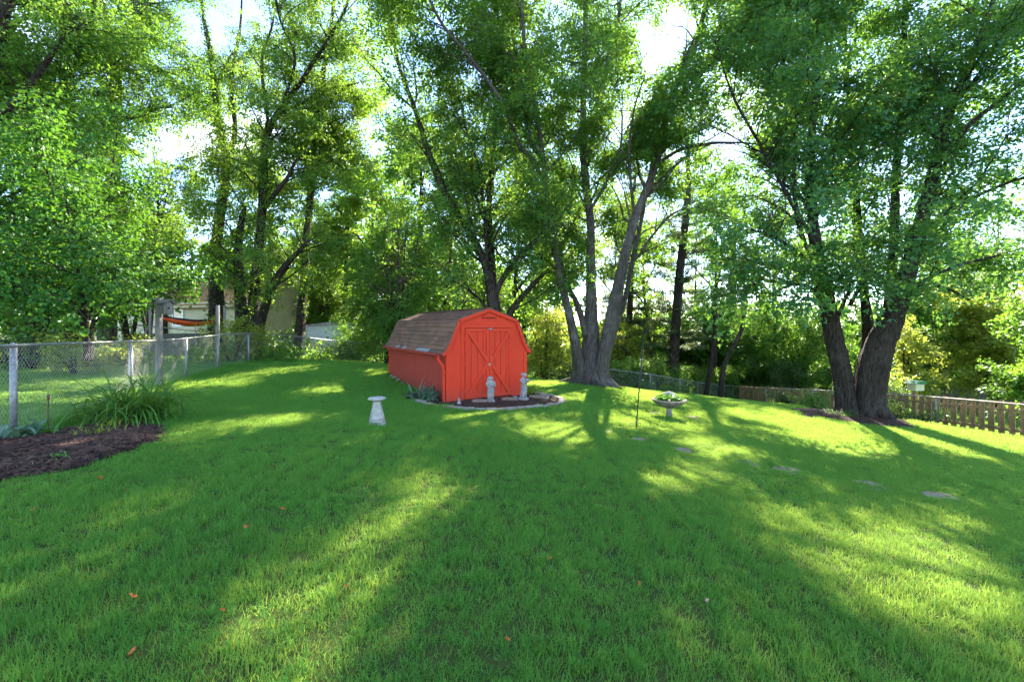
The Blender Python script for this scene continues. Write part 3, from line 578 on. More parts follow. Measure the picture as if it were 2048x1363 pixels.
# wooden pickets behind the right chain link
def picket_fence(pts, sp, wd, h, mat, label, name='picket_fence', th=.025, off=0, rails=(.25, .95), hv=.03, step=None):
    P, s = fence_line(pts); e = empty(name, (P[0][0], P[0][1], G(*P[0])), 0, label, 'fence'); O = np.array(e.location)
    pb = MB(); hw = wd / 2
    pb.prism([(-hw, -.12), (hw, -.12), (hw, h - .05), (hw * .45, h), (-hw * .45, h), (-hw, h - .05)], -th / 2, th / 2)
    proto = pb.build('picket', M[mat], e); me = proto.data; first = True
    for q in np.arange(sp / 2, s[-1], sp):
        x, y = np.interp(q, s, P[:, 0]), np.interp(q, s, P[:, 1]); x2, y2 = np.interp(q + .1, s, P[:, 0]), np.interp(q + .1, s, P[:, 1]); x1, y1 = np.interp(q - .1, s, P[:, 0]), np.interp(q - .1, s, P[:, 1])
        a = math.atan2(y2 - y1, x2 - x1); o = proto if first else share('picket', me, e); first = False
        o.location = (x - O[0], y - O[1], G(x, y) - O[2] + random.uniform(-hv, hv)); o.rotation_euler = (random.uniform(-.02, .02), random.uniform(-.025, .025), a + random.uniform(-.05, .05)); o.scale = (random.uniform(.92, 1.05), 1, random.uniform(.97, 1.02))
    for rh in rails:
        qs = np.linspace(0, s[-1], int(s[-1] / 2.4) + 2)
        for a, b in zip(qs[:-1], qs[1:]):
            A = (np.interp(a, s, P[:, 0]), np.interp(a, s, P[:, 1])); B = (np.interp(b, s, P[:, 0]), np.interp(b, s, P[:, 1]))
            dv = np.array([B[0] - A[0], B[1] - A[1]]); dv /= np.linalg.norm(dv); nvx = np.array([dv[1], -dv[0]]) * (.045)
            MB().bar((A[0] + nvx[0] - O[0], A[1] + nvx[1] - O[1], G(*A) + rh - O[2]), (B[0] + nvx[0] - O[0], B[1] + nvx[1] - O[1], G(*B) + rh - O[2]), .04, .085).build('rail', M[mat], e)
    for q in np.arange(.1, s[-1], 2.4):
        x, y = np.interp(q, s, P[:, 0]), np.interp(q, s, P[:, 1]); 
        MB().box((x - .045 + .12 - O[0], y - .045 - O[1], G(x, y) - O[2] - .2), (x + .045 + .12 - O[0], y + .045 - O[1], G(x, y) - O[2] + h - .08)).build('post', M[mat], e)
    return e
picket_fence([(17.5, 32.8), (17.2, 19.2), (17.6, 14.6), (18, 9.8)], .306, .19, 1.26, 'wood_brown', 'brown wooden picket fence along the right side of the yard')
picket_fence([(22.5, 31), (32.2, 28), (33, 24.5), (30, 18)], .185, .12, 1.35, 'wood_grey', 'pale grey picket fence far behind the right hand fence', hv=.02)
# feeder box beyond right fence
p = P3(1831, 797, 21); z0 = G(p[0], 21)
e = empty('bird_feeder', (p[0], 21, z0), .2, 'cream box with green roof on a post beyond the right fence', 'bird feeder')
zt = P3(1831, 766, 21)[2] - z0
MB().box((-.05, -.05, -.2), (.05, .05, zt)).build('post', M['wood_brown'], e)
MB().box((-.27, -.2, zt - .35), (.27, .2, zt)).build('box', M['cream'], e, bevel=.01)
MB().prism([(-.36, zt - .01), (.36, zt - .01), (.2, zt + .13), (-.2, zt + .13)], -.28, .28).build('roof', M['green_roof'], e)
# bird house on post
p = hit(318, 777); d = p[1]
e = empty('birdhouse', tuple(p), 0, 'weathered grey wooden birdhouse on a tall post by the left fence', 'birdhouse')
zt = P3(318, 596, d)[2] - p[2]; k = d / F
MB().box((-4.5 * k, -4.5 * k, -.3), (4.5 * k, 4.5 * k, zt)).build('post', M['wood_grey'], e, bevel=.006)
zb = P3(318, 628, d)[2] - p[2]; ze = P3(318, 609, d)[2] - p[2]; zr = P3(318, 599, d)[2] - p[2]
bx = MB().prism([(-.1, zb), (.1, zb), (.1, ze), (0, zr - .02), (-.1, ze)], -.12, .14); o = bx.build('box', M['wood_grey'], e); o.rotation_euler = (0, 0, 1.2)
o.location = (4.6 * k + .13, -.03, 0)
for sg in (-1, 1):
    r = MB().bar((sg * .075, -.17, (ze + zr) / 2 + .012), (sg * .075, .19, (ze + zr) / 2 + .012), .17, .018, (sg * .55, 0, .83)).build('roof_board', M['wood_grey'], e); r.rotation_euler = (0, 0, 1.2); r.location = o.location
hl = MB().lathe([(.022, 0), (.022, .004)], 16).build('entrance_hole', M['gap'], o); hl.rotation_euler = (math.pi / 2, 0, 0); hl.location = (0, -.1215, (zb + ze) / 2 + .03)
MB().tube([(0, -.12, zb + .06), (0, -.19, zb + .06)], .006, 6).build('perch', M['wood_grey'], o)

# ------------------------------------------------------------------ neighbour house, white shed, hammock
HC = np.array([-18.3, 30.0]); gd = np.array([.344, .939]); ld = np.array([-.939, .344]); HG = min(G(*HC), G(*(HC + ld * 12))) - .1
house = empty('house', (HC[0], HC[1], HG), 0, 'cream sided house with brown roof beyond the back left corner', 'house')
HE, HR_, HWD, HLN = 3.25 - HG, 5.35 - HG, 6.6, 16.0
def hp(a, b, z): return (gd[0] * a + ld[0] * b, gd[1] * a + ld[1] * b, z)
bd = .2
for nm, isg in (('gable_siding', True), ('long_siding', False)):
    b = MB(); z = 0
    while z < (HR_ if isg else HE):
        z1 = z + bd
        if isg:
            def ext(zz): return (0, HWD) if zz <= HE else ((zz - HE) / (HR_ - HE) * HWD / 2, HWD - (zz - HE) / (HR_ - HE) * HWD / 2)
            a0, a1 = ext(z); c0, c1 = ext(min(z1, HR_ - .01))
            if a1 - a0 > .05: b.add([hp(a0, -.05, z), hp(a1, -.05, z), hp(c1, 0, z1), hp(c0, 0, z1), hp(a0, 0, z), hp(a1, 0, z)], [(0, 1, 2, 3), (0, 4, 5, 1)])
        else:
            b.add([hp(-.05, 0, z), hp(-.05, HLN, z), hp(0, HLN, z1), hp(0, 0, z1), hp(0, 0, z), hp(0, HLN, z)], [(3, 2, 1, 0), (0, 1, 5, 4)])
        z = z1
    tag(b.build(nm, M['siding'], house), kind='stuff')
MB().add([hp(0, 0, -.5), hp(HWD, 0, -.5), hp(HWD, HLN, -.5), hp(0, HLN, -.5), hp(0, 0, HE), hp(HWD, 0, HE), hp(HWD, HLN, HE), hp(0, HLN, HE), hp(HWD / 2, 0, HR_ - .03), hp(HWD / 2, HLN, HR_ - .03)],
         [(0, 1, 5, 8, 4), (1, 2, 6, 5), (3, 7, 9, 6, 2), (0, 4, 7, 3), (4, 8, 9, 7), (8, 5, 6, 9)]).build('wall', M['siding'], house)
for sg in (0, 1):
    e0 = -.4 if sg == 0 else HWD + .4; sl_ = (HR_ - HE) / (HWD / 2); ez = HE - .4 * sl_ + .05
    b = MB(); v = [hp(e0, -.3, ez), hp(HWD / 2, -.3, HR_ + .05), hp(HWD / 2, HLN + .3, HR_ + .05), hp(e0, HLN + .3, ez)]
    v += [(x, y, z - .14) for x, y, z in v]
    b.add(v, [(0, 1, 2, 3) if sg else (3, 2, 1, 0), (4, 5, 6, 7), (0, 4, 5, 1), (1, 5, 6, 2), (2, 6, 7, 3), (3, 7, 4, 0)])
    b.build('roof', M['roof_brown'], house)
MB().bar(hp(-.43, -.3, HE - .2), hp(-.43, HLN + .3, HE - .2), .08, .14).build('fascia', M['siding'], house)
# window in long wall
def at_long(px): # parameter along long wall for pixel column
    r = (px - CX) / F; return (r * HC[1] - HC[0]) / (ld[0] - r * ld[1])
for pxw in (358, 240):
    bw = at_long(pxw); win = MB()
    zc = 1.75 - HG + .55; ww, wh = .55, .62
    def wp(a, s, t): return hp(a, bw + s, zc + t)
    wf = MB()
    for (s0, s1, t0, t1) in ((-ww - .09, ww + .09, wh, wh + .1), (-ww - .09, ww + .09, -wh - .1, -wh), (-ww - .09, -ww, -wh, wh), (ww, ww + .09, -wh, wh), (-ww, ww, -.03, .03)):
        wf.add([wp(-.1, s0, t0), wp(-.1, s1, t0), wp(-.1, s1, t1), wp(-.1, s0, t1), wp(-.0, s0, t0), wp(-.0, s1, t0), wp(-.0, s1, t1), wp(-.0, s0, t1)], [(0, 1, 2, 3), (7, 6, 5, 4), (0, 4, 5, 1), (1, 5, 6, 2), (2, 6, 7, 3), (3, 7, 4, 0)])
    fo = wf.build('window', M['white'], house)
    MB().add([wp(-.07, -ww, -wh), wp(-.07, ww, -wh), wp(-.07, ww, wh), wp(-.07, -ww, wh)], [(0, 1, 2, 3)]).build('pane', M['glass'], fo)
# white outbuilding
p = P3(655, 690, 28.5); z0 = G(p[0], p[1])
e = empty('outbuilding', (p[0], p[1], z0), .35, 'white metal outbuilding half hidden by vines behind the back fence', 'outbuilding')
zt = P3(655, 645, 28.5)[2] - z0
MB().box((-1.6, -.0, -.3), (1.6, 2.2, zt - .15)).build('wall', M['white'], e)
for i in range(12): MB().box((-1.6 + i * .27, -.02, -.2), (-1.58 + i * .27, .0, zt - .18)).build('wall_rib', M['white'], e)
MB().prism([(-1.75, zt - .28), (1.75, zt - .12), (1.75, zt - .04), (0, zt + .04), (-1.75, zt - .2)], -.15, 2.35).build('roof', M['steel'], e)
# hammock
ha, hb = P3(322, 636, 17.5), P3(434, 641, 19.5); mid = (ha + hb) / 2 + np.array([0, 0, -.2])
hm = empty('hammock', (mid[0], mid[1], G(mid[0], mid[1])), 0, 'orange and black nylon hammock slung in the neighbouring yard', 'hammock'); O = np.array(hm.location)
def hamm(off, wsc, mat, name, dz):
    n = 22; V = []
    for i in range(n + 1):
        t = i / n; c = ha * (1 - t) + hb * t + np.array([0, 0, -.62 * 4 * t * (1 - t) * .5]); wd = .38 * math.sin(math.pi * min(max(t, .02), .98)) ** .6 * wsc
        dv = nrm((hb - ha) * np.array([1, 1, 0])); pv = np.array([-dv[1], dv[0], 0])
        for j in range(7):
            s = j / 6 * 2 - 1; V.append(c + pv * s * wd + np.array([0, 0, (s * s) * wd * .55 + dz]) - O)
    T = [(i * 7 + j, i * 7 + j + 1, (i + 1) * 7 + j + 1, (i + 1) * 7 + j) for i in range(n) for j in range(6)]
    o = mesh_np(name, V, T, M[mat], hm, smooth=True); s = o.modifiers.new('thickness', 'SOLIDIFY'); s.thickness = .012
hamm(0, 1, 'orange', 'fabric', 0); hamm(0, 1.12, 'nylon_black', 'side_panel', .06)
ea = P3(300, 618, 17.2); eb_ = P3(449, 622, 19.8)
MB().tube([ha - O, ea - O], .012, 6).build('strap', M['nylon_black'], hm); MB().tube([hb - O, eb_ - O], .012, 6).build('strap', M['nylon_black'], hm)
for nm, pt in (('hammock_post', eb_), ('hammock_post', ea)):
    z = G(pt[0], pt[1]); o = MB().tube([(0, 0, -.3), (0, 0, pt[2] - z + .25)], .05, 10).build(nm, M['wood_grey'], smooth=True); o.location = (pt[0], pt[1], z)
    tag(o, 'grey wooden post at the ' + ('right' if pt is eb_ else 'left') + ' end of the hammock', 'post')
# corner wooden post at fence corner and tall pole
p = np.array([-9.95, 14.4]); zc = G(*p); o = MB().tube([(0, 0, -.2), (.01, 0, P3(447, 610, 14.4)[2] - zc)], .06, 9).build('corner_post', M['wood_grey'], smooth=True); o.location = (p[0] - .1, p[1] + .1, zc)
tag(o, 'tall weathered post at the back left fence corner', 'post')
p = P3(597, 640, 26); zc = G(p[0], 26); o = MB().tube([(0, 0, -.2), (.02, 0, P3(597, 552, 26)[2] - zc)], .045, 9).build('utility_pole', M['steel'], smooth=True); o.location = (p[0], 26, zc)
tag(o, 'thin pale metal pole beside the ivy covered trunk', 'pole')
# neighbour terrace wall and rail
a, b = P3(262, 660, 20), P3(425, 668, 22.5)
e = empty('terrace_wall', (a[0], a[1], G(a[0], a[1])), 0, 'low grey concrete terrace wall with metal rail below the hammock', 'wall'); O = np.array(e.location)
zt = P3(262, 663, 20)[2] - O[2]
MB().bar((0, 0, zt / 2 - .2), (b[0] - a[0], b[1] - a[1], zt / 2 - .2), .2, zt + .2).build('wall', M['concrete'], e)
MB().tube([(0, -.15, P3(262, 648, 20)[2] - O[2]), (b[0] - a[0], b[1] - a[1] - .15, P3(425, 664, 22.5)[2] - O[2])], .03, 8).build('rail', M['steel'], e)
for t in (.2, .8): MB().tube([((b[0] - a[0]) * t, (b[1] - a[1]) * t - .15, -.2), ((b[0] - a[0]) * t, (b[1] - a[1]) * t - .15, P3(290, 652, 20)[2] - O[2])], .03, 8).build('rail_post', M['steel'], e)

# ------------------------------------------------------------------ foliage tools
SV = np.array(SUN)
SUNSPOTS = [(hit(px, py), r) for px, py, r in [
    (1150, 873, .55), (1230, 840, .5), (1290, 845, .75), (1350, 850, .7), (1415, 832, .5), (1420, 893, .5), (1480, 905, .35), (1130, 800, .45), (1060, 850, .3),
    (1560, 1050, .22), (1620, 1100, .25), (1700, 1160, .28), (1790, 1160, .35), (1880, 1110, .42), (1960, 1150, .4), (2020, 1210, .4), (1950, 1060, .3), (1370, 950, .3), (1300, 975, .2),
    (640, 1225, .22), (590, 1275, .2), (690, 1200, .16), (40, 1160, .25), (100, 1145, .15), (820, 985, .25), (780, 1040, .2), (500, 852, .3), (570, 845, .3), (400, 858, .3), (650, 782, .6), (420, 770, .6), (560, 742, .9), (300, 1040, .12),
    (1640, 848, .4), (1590, 862, .3), (1900, 868, .5), (2000, 885, .5), (1960, 915, .3), (930, 835, .3), (150, 740, .6), (250, 760, .5), (80, 770, .5), (170, 800, .4)]]
SKYGAPS = [(P3(1345, 72, 18), .75)]                       # an opening in the canopy on the sun side
def clear_mask(Pt, pad=0):
    k = np.ones(len(Pt), bool)
    jit = .75 + .5 * np.random.default_rng(1).random(len(Pt))
    for g, r in SUNSPOTS:
        v = Pt - g; t = v @ SV; dd = np.linalg.norm(v - t[:, None] * SV, axis=1)
        k &= ~((dd < r * jit + pad) & (t > .5))
    for g, r in SKYGAPS:
        v = Pt - np.array(g); t = v @ SV; dd = np.linalg.norm(v - t[:, None] * SV, axis=1); k &= ~(dd < r * jit + pad)
    return k
LEAF = {
 'rhomb': (np.array([(0, 0, 0), (.36, .45, .10), (0, 1, -.05), (-.36, .45, .10)]), np.array([(0, 1, 2), (0, 2, 3)])),
 'broad': (np.array([(0, 0, 0), (.5, .35, .1), (0, 1, -.08), (-.5, .35, .1)]), np.array([(0, 1, 2), (0, 2, 3)])),
 'maple': (np.array([(0, 0, 0), (.52, .22, .05), (.2, .5, .06), (0, 1, -.1), (-.2, .5, .06), (-.52, .22, .05)]), np.array([(0, 1, 2), (0, 2, 3), (0, 3, 4), (0, 4, 5)])),
 'heart': (np.array([(0, .08, 0), (.3, -.04, .05), (.5, .25, .1), (.34, .65, .06), (0, 1, -.12), (-.34, .65, .06), (-.5, .25, .1), (-.3, -.04, .05)]), np.array([(0, 1, 2), (0, 2, 3), (0, 3, 4), (0, 4, 5), (0, 5, 6), (0, 6, 7)])),
 'needle': (np.array([(0, 0, 0), (.1, .35, 0), (0, 1, 0)]), np.array([(0, 1, 2)])),
}
def leaves(name, C, size, shape, mat, parent, rng, O=np.zeros(3), droop=.35, flat=.75, tintc=None, clear=True, dirs=None):
    if clear:
        k = clear_mask(C); C = C[k]; tintc = tintc[k] if tintc is not None else None; dirs = dirs[k] if dirs is not None else None
    N = len(C); S = size * rng.uniform(.65, 1.25, N)
    t = rng.normal(0, 1, (N, 3)); t[:, 2] *= .5
    t = nrm(t); t[:, 2] -= droop
    if dirs is not None: t = t * .5 + dirs
    t = nrm(t)
    up = rng.normal(0, .55, (N, 3)); up[:, 2] += flat
    x = nrm(np.cross(t, up)); n = np.cross(x, t)
    tv, tf = LEAF[shape]; K = len(tv)
    V = C[:, None] + S[:, None, None] * (tv[None, :, :1] * x[:, None] + tv[None, :, 1:2] * t[:, None] + tv[None, :, 2:] * n[:, None])
    T = (np.arange(N)[:, None, None] * K + tf[None]).reshape(-1, 3)
    ti = rng.random(N) * .6 + (tintc if tintc is not None else .2)
    o = mesh_np(name, (V - O).reshape(-1, 3), T, mat, parent, tint=np.repeat(np.clip(ti, 0, 1), K)); tag(o, kind='stuff')
    return o
SPR = {}
def sprays(mat, shape, leaf, nl=38, ln=1.0, droop=.35):
    """cached collection of leafy twig meshes for one kind of leaf"""
    key = (mat.name, shape, leaf, nl, droop)
    if key in SPR: return SPR[key]
    col = bpy.data.collections.new('sprays_' + mat.name); tv, tf = LEAF[shape]; K = len(tv)
    for i in range(6):
        rng = np.random.default_rng(1000 + i + len(SPR) * 10); N = nl; u = rng.random(N) ** .8; side = rng.choice([-1, 1], N)
        sub = rng.random(N) * .34 * (1.1 - .5 * u)
        C = np.stack([u * ln - .1 + sub * .5, side * sub + rng.normal(0, .07, N), -.22 * u ** 2 + rng.normal(0, .075, N) - sub * .12], -1)
        t = np.stack([.7 + rng.normal(0, .45, N), side * .8 + rng.normal(0, .5, N), -droop + rng.normal(0, .4, N)], -1); t = nrm(t)
        up = rng.normal(0, .5, (N, 3)); up[:, 2] += .8; x = nrm(np.cross(t, up)); n = np.cross(x, t); S = leaf * rng.uniform(.45, 1.3, N)
        V = C[:, None] + S[:, None, None] * (tv[None, :, :1] * x[:, None] + tv[None, :, 1:2] * t[:, None] + tv[None, :, 2:] * n[:, None])
        T = (np.arange(N)[:, None, None] * K + tf[None]).reshape(-1, 3)
        o = mesh_np('spray', V.reshape(-1, 3), T, mat, tint=np.repeat(np.clip(.05 + rng.random(N) * .75, 0, 1), K)); COL.objects.unlink(o); col.objects.link(o)
    SPR[key] = col; return col
def scatter(name, P, rot, scl, pick, col, parent, O):
    me = bpy.data.meshes.new(name); N = len(P); me.vertices.add(N); me.vertices.foreach_set('co', (P - O).astype(np.float32).ravel())
    for nm, ty, a in (('rot', 'FLOAT_VECTOR', rot), ('scl', 'FLOAT_VECTOR', scl)):
        at = me.attributes.new(nm, ty, 'POINT'); at.data.foreach_set('vector', np.asarray(a, np.float32).ravel())
    at = me.attributes.new('pick', 'INT', 'POINT'); at.data.foreach_set('value', np.asarray(pick, np.int32))
    o = bpy.data.objects.new(name, me); COL.objects.link(o); o.parent = parent
    key = 'scatter_' + col.name; ng = bpy.data.node_groups.get(key)
    if ng is None:
        ng = bpy.data.node_groups.new(key, 'GeometryNodeTree'); ng.interface.new_socket('Geometry', in_out='INPUT', socket_type='NodeSocketGeometry'); ng.interface.new_socket('Geometry', in_out='OUTPUT', socket_type='NodeSocketGeometry')
        nn_ = ng.nodes.new; gi, go = nn_('NodeGroupInput'), nn_('NodeGroupOutput'); ci = nn_('GeometryNodeCollectionInfo'); ci.inputs['Collection'].default_value = col; ci.inputs['Separate Children'].default_value = True; ci.inputs['Reset Children'].default_value = True
        ip = nn_('GeometryNodeInstanceOnPoints'); ip.inputs['Pick Instance'].default_value = True
        def nat(n, t): q = nn_('GeometryNodeInputNamedAttribute'); q.data_type = t; q.inputs['Name'].default_value = n; return q.outputs['Attribute']
        e2r = nn_('FunctionNodeEulerToRotation'); Ln = ng.links.new; Ln(nat('rot', 'FLOAT_VECTOR'), e2r.inputs[0]); Ln(gi.outputs[0], ip.inputs['Points']); Ln(ci.outputs[0], ip.inputs['Instance']); Ln(nat('pick', 'INT'), ip.inputs['Instance Index'])
        Ln(e2r.outputs[0], ip.inputs['Rotation']); Ln(nat('scl', 'FLOAT_VECTOR'), ip.inputs['Scale']); Ln(ip.outputs[0], go.inputs[0])
    md = o.modifiers.new('scatter', 'NODES'); md.node_group = ng
    return tag(o, kind='stuff')
def spray_crown(TP, leafmat, shape, leaf, e, O, rng, nl=38, droop=.35, clear=True, grow=1.0, name='crown'):
    TP = np.asarray(TP); p0 = TP[:, 0]; dv = TP[:, -1] - TP[:, 0]; ln = np.linalg.norm(dv, axis=1); dv = dv / ln[:, None]
    mid = (TP[:, 0] + TP[:, -1]) / 2; k = mid[:, 2] > gz(mid[:, 0], mid[:, 1]) + (.12 if grow > .5 else 0)
    if clear: k &= clear_mask(mid, .22)
    p0, dv, ln = p0[k], dv[k], ln[k]; N = len(p0); sc = np.clip(ln, .55, 1.5) * grow
    rot = np.stack([rng.normal(0, .4, N), -np.arcsin(np.clip(dv[:, 2], -1, 1)), np.arctan2(dv[:, 1], dv[:, 0])], -1)
    # leaves keep their size: only the twig stretches a little
    return scatter(name, p0, rot, np.stack([sc, np.clip(sc, .8, 1.25) * grow, np.clip(sc, .85, 1.2) * grow], -1), rng.integers(0, 6, N), sprays(leafmat, shape, leaf, nl, 1.0, droop), e, O)
def tubes(P, R, sides):
    """batch tubes P (N,K,3) R (N,K) -> verts, quads"""
    N, K, _ = P.shape; t = nrm(np.gradient(P, axis=1)); ref = np.where(np.abs(t[..., 2:3]) > .8, np.array([1., 0, 0]), np.array([0, 0, 1.]))
    x = nrm(np.cross(t, ref)); y = np.cross(t, x); a = np.arange(sides) / sides * 6.2832
    V = P[:, :, None] + R[:, :, None, None] * (np.cos(a)[:, None] * x[:, :, None] + np.sin(a)[:, None] * y[:, :, None])
    i = np.arange(N)[:, None, None] * K * sides + np.arange(K - 1)[None, :, None] * sides; j = np.arange(sides)[None, None]
    T = np.stack([i + j, i + (j + 1) % sides, i + sides + (j + 1) % sides, i + sides + j], -1)
    return V.reshape(-1, 3), T.reshape(-1, 4)
def spline(pts, m=6):
    P = np.array(pts, float); Q = []
    E = np.vstack([2 * P[0] - P[1], P, 2 * P[-1] - P[-2]])
    for i in range(1, len(E) - 2):
        for t in np.linspace(0, 1, m, endpoint=False):
            p0, p1, p2, p3 = E[i - 1], E[i], E[i + 1], E[i + 2]
            Q.append(.5 * (2 * p1 + (p2 - p0) * t + (2 * p0 - 5 * p1 + 4 * p2 - p3) * t * t + (3 * p1 - p0 - 3 * p2 + p3) * t ** 3))
    Q.append(P[-1]); return np.array(Q)
def limb_px(pts, d, dz=0, dd=0):
    """pixel guide (px,py,width px) placed at true depth d, drifting dd metres in depth towards the tip -> (x,y,z,r)"""
    n = len(pts); out = []
    for i, (px, py, wp) in enumerate(pts):
        D = d + dd * i / max(n - 1, 1); q = P3(px, py, D); out.append((*q, wp / 2 * D / F))
    return spline(out, 6)
def limb_tube(b, L, sides, seed, rough=.1, flare=0):
    """knobbly limb"""
    P, R = L[:, :3], L[:, 3]; r = np.random.default_rng(seed); K = len(P)
    t = nrm(np.gradient(P, axis=0)); ref = np.array([1., 0, 0]); x = nrm(np.cross(t, ref)); x = nrm(np.cross(ref, t)) if False else x; y = np.cross(t, x)
    a = np.arange(sides) / sides * 6.2832; ph = r.random(4) * 6
    prof = 1 + rough * (np.sin(3 * a + ph[0])[None] * .6 + np.sin(5 * a + ph[1] + np.arange(K)[:, None] * .25) * .5 + np.sin(2 * a + ph[2] + np.arange(K)[:, None] * .18) * .6) + r.normal(0, rough * .3, (K, sides))
    if flare:
        hgt = P[:, 2] - P[:, 2].min(); f = np.exp(-np.maximum(hgt - .05, 0) / .28)[:, None]; prof = prof * (1 + flare * f * (.35 + 1.0 * (.5 + .5 * np.sin(4 * a + ph[3]))[None] ** 1.5))
    V = P[:, None] + (R[:, None] * prof)[..., None] * (np.cos(a)[None, :, None] * x[:, None] + np.sin(a)[None, :, None] * y[:, None])
    fs = [(i * sides + j, i * sides + (j + 1) % sides, (i + 1) * sides + (j + 1) % sides, (i + 1) * sides + j) for i in range(K - 1) for j in range(sides)]
    fs += [tuple((K - 1) * sides + j for j in range(sides))]
    b.add(V.reshape(-1, 3), fs)
def tree(name, label, limbs, bark, leafmat, *, seed, leaf=.1, shape='rhomb', t0=.3, per_m=1.1, seclen=(1.6, 4.0), twigs=7, nleaf=34, spread=.2, flare=None, up=.22, droop=.35, cat='tree', group=None, sides=14, bias=(0, 0, 0), ivy=0, zmin=None, twiglen=(.6, 1.35), clear=True, zmax=17.5, roots=0, part='trunk'):
    rng = np.random.default_rng(seed); L0 = limbs[0]; bx, by = L0[0, 0], L0[0, 1]; bz = G(bx, by)
    O = np.array([bx, by, bz]); e = empty(name, tuple(O), 0, label, cat, group)
    b = MB()
    for i, Lm in enumerate(limbs): limb_tube(b, Lm - np.array([*O, 0]), (26 if flare and i < 3 else sides) if Lm[0, 3] > .08 else 8, seed + i, flare=flare if i < 3 and Lm[0, 2] < bz + .5 else 0)
    for k in range(roots):
        a = k * 6.2832 / roots + rng.normal(0, .2); R0 = limbs[0][0, 3] * 1.1; ln = R0 * rng.uniform(1.5, 2.6); cx_ = np.mean([Lm[0, 0] for Lm in limbs[:3]]) - bx if roots else 0
        pr = [(cx_ * .8 + math.cos(a) * R0 * .55, math.sin(a) * R0 * .4, .62, R0 * .3), (cx_ + math.cos(a) * R0 * 1.05, math.sin(a) * R0 * .9, .22, R0 * .27)]
        for f, h_, rr in ((.55, .03, .2), (.8, -.02, .14), (1, -.12, .06)):
            x_, y_ = cx_ + math.cos(a + .12 * f) * (R0 + (ln - R0) * f), math.sin(a + .12 * f) * (R0 + (ln - R0) * f); pr.append((x_, y_, G(bx + x_, by + y_) - bz + h_, R0 * rr))
        limb_tube(b, spline(pr, 5), 10, seed + 60 + k, .12)
    b.build(part, bark, e, smooth=True)
    SP, SR, TP, TR, LC, LT = [], [], [], [], [], []
    for Lm in limbs:
        P = Lm[:, :3]; s = np.concatenate([[0], np.cumsum(np.linalg.norm(np.diff(P, axis=0), axis=1))]); tot = s[-1]
        for _ in range(max(2, int(tot * (1 - t0) * per_m))):
            t = t0 + (1 - t0) * rng.random(); q = t * tot
            p = np.array([np.interp(q, s, P[:, k]) for k in range(3)]); rl = np.interp(q, s, Lm[:, 3]); tan = np.array([np.interp(min(q + .3, tot), s, P[:, k]) for k in range(3)]) - np.array([np.interp(max(q - .3, 0), s, P[:, k]) for k in range(3)]); tan /= np.linalg.norm(tan) + 1e-9
            a = rng.random() * 6.2832; d = np.array([math.cos(a), math.sin(a), 0]) + tan * .55 + np.array(bias) + np.array([0, 0, up]); d /= np.linalg.norm(d)
            ln = rng.uniform(*seclen) * (1.1 - .45 * t); K = 7; pts = [p]; dv = d.copy()
            for k in range(1, K):
                dv = dv + rng.normal(0, .17, 3) + np.array([0, 0, .06 if k < 4 else -.12 * droop * 2]); dv /= np.linalg.norm(dv); pts.append(pts[-1] + dv * ln / (K - 1))
            pts = np.array(pts)
            if pts[:, 2].min() < gz([pts[-1, 0]], [pts[-1, 1]])[0] + (zmin if zmin is not None else .5): continue
            if p[2] > zmax: continue
            r0 = min(rl * .5, .012 + .011 * ln); SP.append(pts); SR.append(np.linspace(r0, .006, K))
            ct = rng.random() * .35
            for _t in range(int(twigs * ln / 2.5) + 2):
                u = .15 + .85 * rng.random() ** .8; f = u * (K - 1); i0 = min(int(f), K - 2); p0 = pts[i0] + (pts[i0 + 1] - pts[i0]) * (f - i0)
                td = nrm(pts[i0 + 1] - pts[i0]) * .6 + rng.normal(0, .6, 3) + np.array([0, 0, .05]); td /= np.linalg.norm(td); tl = rng.uniform(*twiglen)
                p1 = p0 + td * tl * .5; p2 = p1 + (td + np.array([0, 0, -droop])) * tl * .5
                TP.append((p0, p1, p2)); TR.append((.007, .005, .003))
    br = None
    if SP:
        V, T = tubes(np.array(SP), np.array(SR), 6); V2, T2 = tubes(np.array(TP), np.array(TR), 3)
        br = mesh_np('branches', np.vstack([V, V2]) - O, np.vstack([T, T2 + len(V)]), bark, e, smooth=True); tag(br, kind='stuff')
        spray_crown(TP, leafmat, shape, leaf, e, O, rng, nleaf, droop, clear)
    if ivy:
        C = []
        for Lm in limbs[:1 if ivy < 0 else len(limbs)]:
            m = abs(ivy); i = rng.integers(0, len(Lm) - 1, m); a = rng.random(m) * 6.2832; f = rng.random(m)[:, None]
            q = Lm[i, :3] * (1 - f) + Lm[i + 1, :3] * f; C.append(q + np.stack([np.cos(a), np.sin(a), np.zeros(m)], -1) * (Lm[i, 3][:, None] * 1.02 + np.abs(rng.normal(0, .09, (m, 1)))))
        leaves('ivy', np.concatenate(C), .12, 'broad', M['ivy'], e, rng, O, droop=.8, flat=.2, clear=False)
    return e
NT = [0]
